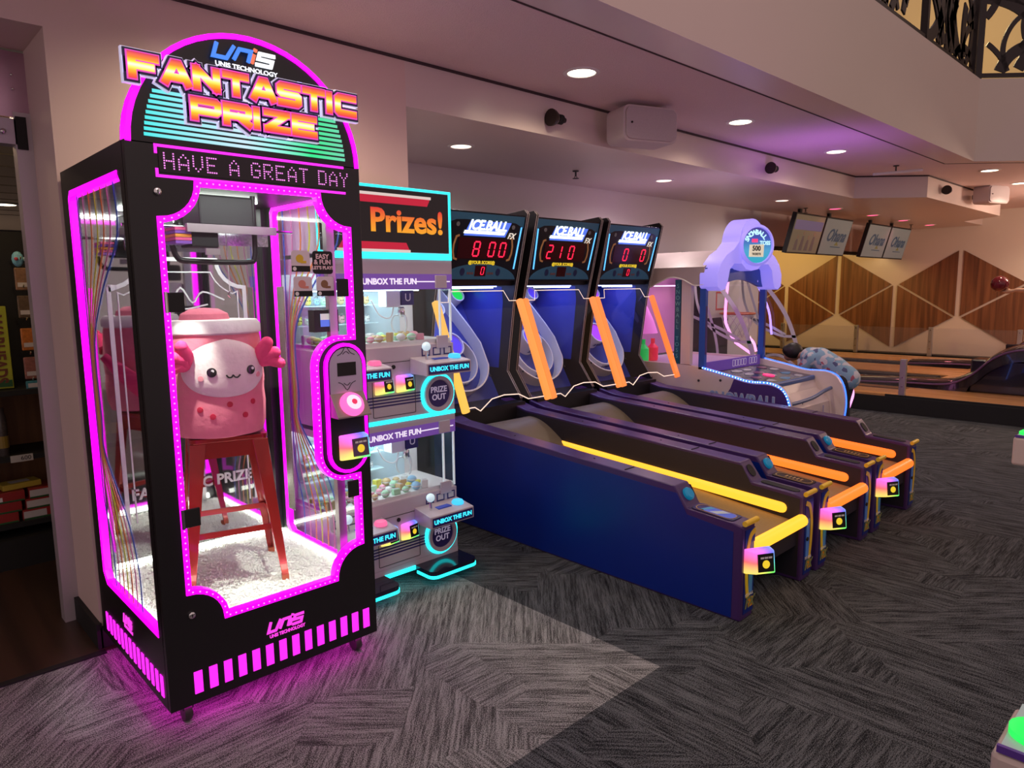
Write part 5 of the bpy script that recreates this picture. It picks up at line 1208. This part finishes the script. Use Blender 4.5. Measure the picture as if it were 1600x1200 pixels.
# near railing's base bracket
# televisions over the lanes
def tv(x0, x1, y, pic, label):
    T = thing('television', label, 'television', ((x0+x1)/2, y, 2.03))
    w = (x1-x0)/2-.01; M = plane((0, 0, 0), (1, 0, 0), (0, -.26, 1)); H = .55
    b = MB().box(-w, w, 0, H, -.06, 0).xf(M).build('case', BLACKM, T, bevel=.004)
    scr = MB().box(-w+.02, w-.02, .02, H-.02, 0, .003).xf(M).build('screen', mat('screen_grey', (.12, .13, .13), .3, emit=(.30, .31, .28), es=.22) if pic == 'logo' else mat('screen_photo', (.1, .09, .07), .3, emit=(.22, .17, .10), es=.3), b)
    if pic == 'logo':
        text_mb('Ohana', .25, UP, (0, .29, .005), ex=.001, shear=.5, off=.006).xf(M).build('screen_logo', emat('screen_blue', (.02, .05, .09), .3), scr)
        MB().prism([(.02, .155), (.16, .155), (.09, .215)], 'z', .003, .005).xf(M).build('screen_emblem', emat('screen_gold', (.25, .17, .04), .5), scr)
        MB().box(-.1, .26, .125, .137, .003, .005).xf(M).build('screen_bar', MATS['screen_blue'], scr)
    else:
        for i in range(4):
            x, h = -.26+i*.17, .15+.05*(i % 2)
            MB().prism([(x-.05, .05), (x+.05, .05), (x+.035, .05+h*.75), (x+.02, .05+h), (x-.02, .05+h), (x-.04, .05+h*.7)], 'z', .003, .005).xf(M).build('screen_figure', emat('screen_dark', (.07, .05, .05), .5), scr)
            MB().prism(arc(x, .085+h, .028, 0, 360, 12)[:-1], 'z', .003, .005).xf(M).build('screen_figure', emat('screen_tan', (.14, .09, .06), .5), scr)
        MB().box(-w+.04, w-.04, .33, .46, .003, .005).xf(M).build('screen_figure', emat('screen_mauve', (.18, .12, .22), .5), scr)
    MB().box(-.03, .03, .02, .06, .5, .64).build('bracket', BLACKM, T)
tv(9.38, 10.36, 4.40, 'photo', 'flat television showing people, hung beside the bulkhead over the lanes')
tv(10.37, 11.35, 4.40, 'logo', 'flat television with a script logo, paired with the one showing people')
tv(12.02, 13.02, 4.40, 'logo', 'flat television with a script logo, between its twin and the other pair of screens')
tv(13.03, 14.03, 4.40, 'logo', 'flat television with a script logo, hung closest to the panelled wall')
# ================================================================== ceiling fittings
def downlight(x, y, z, col, s, label, group, r=.075):
    T = thing('downlight', label, 'light', (x, y, z), group=group)
    MB().lathe([(r*1.35, -.0), (r*1.35, -.004), (r*1.05, -.008), (r*1.0, -.001)][::-1], (0, 0, 0), 24).build('trim_ring', WHITE, T, smooth=True)
    MB().lathe([(r, -.003), (r, -.0045), (0, -.0045)][::-1], (0, 0, 0), 20).build('lens', emat('lens_%s' % label[:6], col, s), T)
for x, w in ((3.47, 'between the prize machines and the nearer white speaker'), (5.44, 'just past the white speaker above the ball games'), (7.36, 'above the snowball game, before the angled beam corner')):
    downlight(x, 2.97, 2.915, (1, .9, .66), 6, 'strip downlight in the stippled ceiling ' + w, 'ceiling strip downlights', .085)
for x, y in ((10.0, 2.24), (11.6, 2.24), (14.4, 2.5)): downlight(x, y, 2.915, (1, .88, .6), 6, 'recessed warm downlight in the ceiling over the bowling approach', 'approach downlights', .085)
for x in (3.47, 6.1, 8.68): downlight(x, 4.14, 2.65, (1, .74, .58), 3, 'dim recessed downlight in the low soffit above the ball games', 'soffit downlights')
for x in (10.22, 11.64, 13.03, 14.45): downlight(x, 4.1, 2.65, (1, .07, .2), 3, 'red recessed downlight in the soffit over the televisions', 'red soffit downlights')
def sprinkler(x, y, label):
    T = thing('sprinkler', label, 'sprinkler', (x, y, 2.65))
    MB().lathe([(.03, 0), (.028, -.008), (.008, -.01), (.008, -.05)][::-1], (0, 0, 0), 14).build('escutcheon', DKGREY, T, smooth=True)
    MB().lathe([(.03, -.066), (.03, -.07), (0, -.07)][::-1], (0, 0, 0), 12).build('deflector', DKGREY, T)
    for s in (-1, 1): MB().tube([(s*.006, 0, -.045), (s*.018, 0, -.055), (s*.008, 0, -.067)], .003, 5).build('frame_arm', DKGREY, T)
sprinkler(4.98, 4.33, 'small dark fire sprinkler in the soffit above the ball games')
sprinkler(9.80, 4.33, 'small dark fire sprinkler in the soffit beside the television of people')
sprinkler(14.1, 4.30, 'small dark fire sprinkler in the soffit near the panelled wall')
def spot(x, y, z, label):
    T = thing('wall_spotlight', label, 'light', (x, y, z))
    MB().lathe([(.035, 0), (.035, .02), (.012, .025), (.012, .05)], (0, 0, 0), 16, Matrix.Rotation(PI/2, 3, 'X')).build('mount', DKGREY, T, smooth=True)
    M = Matrix.Rotation(-.9, 3, 'Z') @ Matrix.Rotation(PI/2, 3, 'X')
    MB().lathe([(.058, .0), (.056, .02), (.04, .055), (.028, .07), (.028, .12), (.018, .125), (.018, .145), (0, .145)], (.0-.06, -.06, 0), 18, Matrix.Rotation(PI/2, 3, 'Y')).build('lamp_head', mat('spot_bronze', (.035, .025, .022), .35, metal=.5), T, smooth=True)
    for i in range(3): MB().lathe([(.034, 0), (.034, .005)], (-.06+.075+.016*i, -.06, 0), 14, Matrix.Rotation(PI/2, 3, 'Y')).build('cooling_fin', DKGREY, T)
spot(3.72, 3.47, 2.755, 'dark bronze wall spotlight on the beam between the prize machines and a white speaker')
spot(6.93, 3.47, 2.76, 'dark bronze wall spotlight on the beam before the angled corner')
spot(10.45, 2.84, 2.78, 'dark bronze wall spotlight on the beam past the angled corner')
def speaker(x, y, z, rz, k, label):
    T = thing('wall_speaker', label, 'speaker', (x, y, z), rz)
    WB = mat('speaker_white', (.62, .54, .55), .5)
    MB().prism(rrect(-.23*k, .23*k, -.125*k, .125*k, .05*k), 'y', -.17*k, .06*k).build('cabinet', WB, T, bevel=.02, seg=3, smooth=True)
    MB().prism(rrect(-.215*k, .215*k, -.11*k, .11*k, .045*k), 'y', -.185*k, -.168*k).build('grille', mat('grille', (.5, .43, .46), .7, noise=.2, nscale=300), T)
    MB().box(-.03, .03, .05*k, .20*k, -.03, .03).build('bracket', DKGREY, T)
    MB().ball((-.17*k, -.188*k, .0), .008, 8, 6).build('badge', BLACKM, T)
speaker(4.42, 3.24, 2.755, -.35, 1.0, 'white box speaker on the beam above the ball games, beside a dark spotlight')
speaker(11.75, 2.64, 2.80, -.35, .95, 'white box speaker on the beam near the bowling approach')
T = thing('ceiling_fixture', 'thin white linear fixture hung under the ceiling by the angled beam corner', 'light', (8.75, 2.86, 2.915))
MB().tube([(-.22, .16, -.10), (.26, -.19, -.045)], .016, 8).build('tube', WHITE, T, smooth=True)
MB().tube([(0, 0, 0), (0, 0, -.07)], .008, 6).build('stem', DKGREY, T); MB().lathe([(.03, 0), (.03, -.01)][::-1], (0, 0, 0), 12).build('canopy', DKGREY, T)
# balcony railings of cut metal
def cut_rail(label, o, d, L, seed, z0=3.775, H=1.05):
    T = thing('balcony_railing', label, 'railing', (o[0], o[1], z0), math.atan2(d[1], d[0]))
    BR = mat('rail_bronze', (.022, .014, .014), .45, metal=.3); rnd = random.Random(seed)
    MB().box(0, L, -.02, .02, .03, .07).build('bottom_rail', BR, T); MB().box(0, L, -.02, .02, H-.04, H).build('top_rail', BR, T)
    n = max(1, round(L/1.6))
    for i in range(n+1): MB().box(i*L/n-.025, i*L/n+.025, -.03, .03, 0, H+.02).build('post', BR, T)
    for i in range(n):
        x0, w = i*L/n, L/n
        for j in range(15):
            cx, cz = x0+rnd.uniform(-.2, 1.2)*w, rnd.uniform(-.3, H+.3); r = rnd.uniform(.35, .9); a0 = rnd.uniform(0, 360); pts = []
            best = []
            for q in range(61):
                a = math.radians(a0+q*5); p = (cx+r*math.cos(a), cz+r*math.sin(a))
                if x0+.04 < p[0] < x0+w-.04 and .08 < p[1] < H-.06: pts.append(p)
                else:
                    if len(pts) > len(best): best = pts
                    pts = []
            if len(pts) > len(best): best = pts
            if len(best) > 3: MB().strip(best, rnd.choice((.05, .08, .12)), 'y', -.008, .008).build('cut_band', BR, T)
cut_rail('dark cut-metal balcony railing along the long white balcony front', (2.6, 2.26), (1, 0), 6.45, 4)
cut_rail('dark cut-metal balcony railing running off at an angle from the balcony corner', (9.20, 2.24), (1, -1), 3.0, 9)
# ================================================================== white consoles at the right
def console(loc, rz, k, label):
    T = thing('game_console', label, 'arcade machine', loc, rz)
    CW = mat('console_white', (.62, .52, .48), .4); 
    MB().box(-.0, .50, -.75, -.185, 0, .78).build('cabinet', CW, T, bevel=.01)
    MB().box(0, .62, -.19, 0, .64, .79).build('control_ledge', CW, T, bevel=.012)
    MB().box(.012, .608, -.185, -.008, .79, .80).build('ledge_top', mat('ledge_pale', (.5, .7, .72), .25), T)
    MB().strip([(.008, -.188), (.008, -.006), (.612, -.006)], .008, 'z', .79, .803).build('ledge_trim', mat('trim_violet', (.12, .05, .35), .3), T)
    for i, x in enumerate((.30, .565)):
        b = MB().lathe([(.045, 0), (.045, .012), (.03, .022), (0, .024)], (x, -.08, .80), 20).build('button', emat('button_green', (.02, .8, .1), 1.3), T, smooth=True)
        MB().lathe([(.02, .02), (.02, .028), (0, .029)], (x, -.08, .80), 14).build('button_cap', mat('cap_grey', (.3, .32, .32), .3), b)
console((1.378, -.38, 0), PI/2, 1, 'white game console with green lit buttons standing on the charcoal carpet apart from other machines')
console((4.42, .17, 0), PI/2, 1, 'white game console ledge across the aisle from the alley games')
# ================================================================== gift shop goods
def shop():
    T = thing('shop_gondola', 'black shop shelving unit with wooden lower back seen through the doorway', 'shelf', (.2, 5.2, 0))
    MB().box(-1.6, 1.3, .1, .16, .1, 1.98).build('back_board', BLACKM, T)
    MB().box(-1.6, 1.3, -.35, .16, .0, .18).build('plinth', BLACKM, T)
    MB().box(-1.6, 1.3, .09, .1, .18, 1.0).build('lower_back', wood('shop_wood', (.10, .04, .015), (.2, .09, .035), 'Z', .6), T)
    for z in (.262, .66, 1.045): MB().box(-1.6, 1.3, -.3, .1, z-.03, z).build('shelf_board', BLACKM, T)
    for x, z in ((.50, .645), (.25, 1.03)):
        t = MB().box(x-.055, x+.055, -.306, -.30, z-.02, z+.02).build('price_tag', mat('tag_white', (.5, .48, .45), .5), T)
        text('tag_text', '600', .035, BLACKM, t, FRONT, (x+.02, -.3065, z), ex=.0008)
    rnd = random.Random(8)
    for i in range(6):
        x = .2+.05+i*.075; col = (.06, .05, .07)
        o = MB().lathe([(.028, 0), (.03, .01), (.03, .22), (.022, .26), (.022, .285), (0, .285)], (x, 4.96, .66), 14).build('candy_tube', mat('tube_wrap%d' % (i % 3), ((.05, .04, .07), (.10, .07, .03), (.06, .05, .05))[i % 3], .25, noise=.6, nscale=60), smooth=True)
        MB().lathe([(.0305, .05), (.0305, .12)], (x, 4.96, .66), 14).build('tube_label', mat('tube_label', (.25, .17, .03), .4), o)
        tag(o, 'tall dark candy tube standing on the shop shelf', 'candy tube', 'candy tubes on the shop shelf')
    for j in range(3):
        for i in range(2):
            z = .262+j*.062; x = .38+i*.30+.02*j
            o = MB().box(x, x+.28, 4.93, 5.12, z, z+.06).build('candy_box', mat('box_red', (.30, .02, .02), .4), bevel=.002)
            MB().box(x+.004, x+.12, 4.928, 4.93, z+.01, z+.05).build('box_label', LGREY, o)
            MB().box(x+.14, x+.17, 4.928, 4.93, z+.01, z+.035).build('box_print', WHITE, o)
            MB().box(x+.004, x+.276, 4.929, 4.93, z+.0, z+.009).build('box_band', mat('box_green', (.02, .10, .03), .4), o)
            tag(o, 'flat red candy box in the stack on the bottom shop shelf, %s layer' % ('lowest', 'middle', 'upper')[j], 'candy box', 'red candy boxes on the bottom shelf')
    for i, (c, n) in enumerate((((.5, .4, .2), 'tan'), ((.5, .38, .05), 'yellow'))):
        x = .45+i*.24; o = MB().cbox((x, 5.03, .4655), (.2, .12, .034), Matrix.Rotation(.25*i-.1, 3, 'Z')).build('candy_packet', mat('packet_'+n, c, .4), bevel=.004)
        MB().cbox((x, 5.03, .4828), (.10, .06, .001), Matrix.Rotation(.25*i-.1, 3, 'Z')).build('packet_label', LGREY, o)
        tag(o, 'small %s candy packet lying on the red boxes' % n, 'candy packet')
    o = MB().box(.48, .715, 5.0, 5.06, 1.05, 1.53).build('candy_display', mat('warheads_yellow', (.38, .42, .03), .4, noise=.3, nscale=9), bevel=.003)
    text_mb('WARHEADS', .09, FRONT @ Matrix.Rotation(-PI/2, 4, 'Z'), (.655, 4.998, 1.28), ex=.001, off=.003, fit=.40).build('display_text', mat('warheads_ink', (.15, .04, .02), .4), o)
    MB().box(.485, .71, 4.998, 5.0, 1.06, 1.10).build('display_band', mat('box_green', (.02, .10, .03), .4), o)
    tag(o, 'tall yellow-green candy display box with red upright lettering WARHEADS', 'candy display')
    rk = thing('peg_hooks', 'row of bright steel peg hooks on the black shop board', 'hooks', (.8, 5.29, 1.3))
    for z in (.50, .34, .15, -.05, -.2): MB().tube([(.0, .0, z), (.0, -.36, z), (0, -.375, z+.012)], .004, 6).build('hook', CHROME, rk)
    for z, c, n in ((1.62, (.25, .14, .08), 'brown'), (1.46, (.12, .08, .05), 'dark'), (1.27, (.5, .16, .03), 'orange'), (1.10, (.3, .12, .1), 'reddish'), (1.03, (.04, .2, .25), 'teal')):
        o = MB().box(.765, .835, 4.94, 4.955, z, z+.13 if n != 'teal' else z+.06).build('candy_bag', mat('bag_'+n, c, .3, noise=.7, nscale=50), bevel=.006)
        MB().box(.775, .825, 4.9385, 4.94, z+.02, z+.045).build('bag_label', LGREY, o)
        tag(o, 'small %s candy bag hanging on a shop hook' % n, 'candy bag')
    o = MB()
    n = 12
    for i in range(n):
        a0, a1 = 2*PI*i/n, 2*PI*(i+.7)/n
        o.add([(.80, 4.95, 1.80), (.98, 4.95+.08*math.cos(a0), 1.80+.10*math.sin(a0)), (.98, 4.95+.08*math.cos(a1), 1.80+.10*math.sin(a1)), (.90, 4.95, 1.80)], [(0, 1, 2), (0, 2, 3), (0, 3, 1), (1, 3, 2)])
    st = o.build('party_fan', mat('fan_blue', (.35, .55, .62), .5))
    MB().ball((.79, 4.95, 1.80), (.03, .02, .045), 8, 6).build('fan_bow', mat('bow_blue', (.2, .5, .65), .5), st, smooth=True); MB().ball((.78, 4.93, 1.80), .01, 8, 6).build('bow_knot', mat('knot_red', (.5, .05, .08), .5), st)
    tag(st, 'pale blue striped party fan with a bow in the shop doorway', 'decoration')
    downlight(1.50, 9.9, 2.612, (1, .85, .6), 6, 'shop recessed downlight in the tiled shop ceiling', None, .12)
shop()
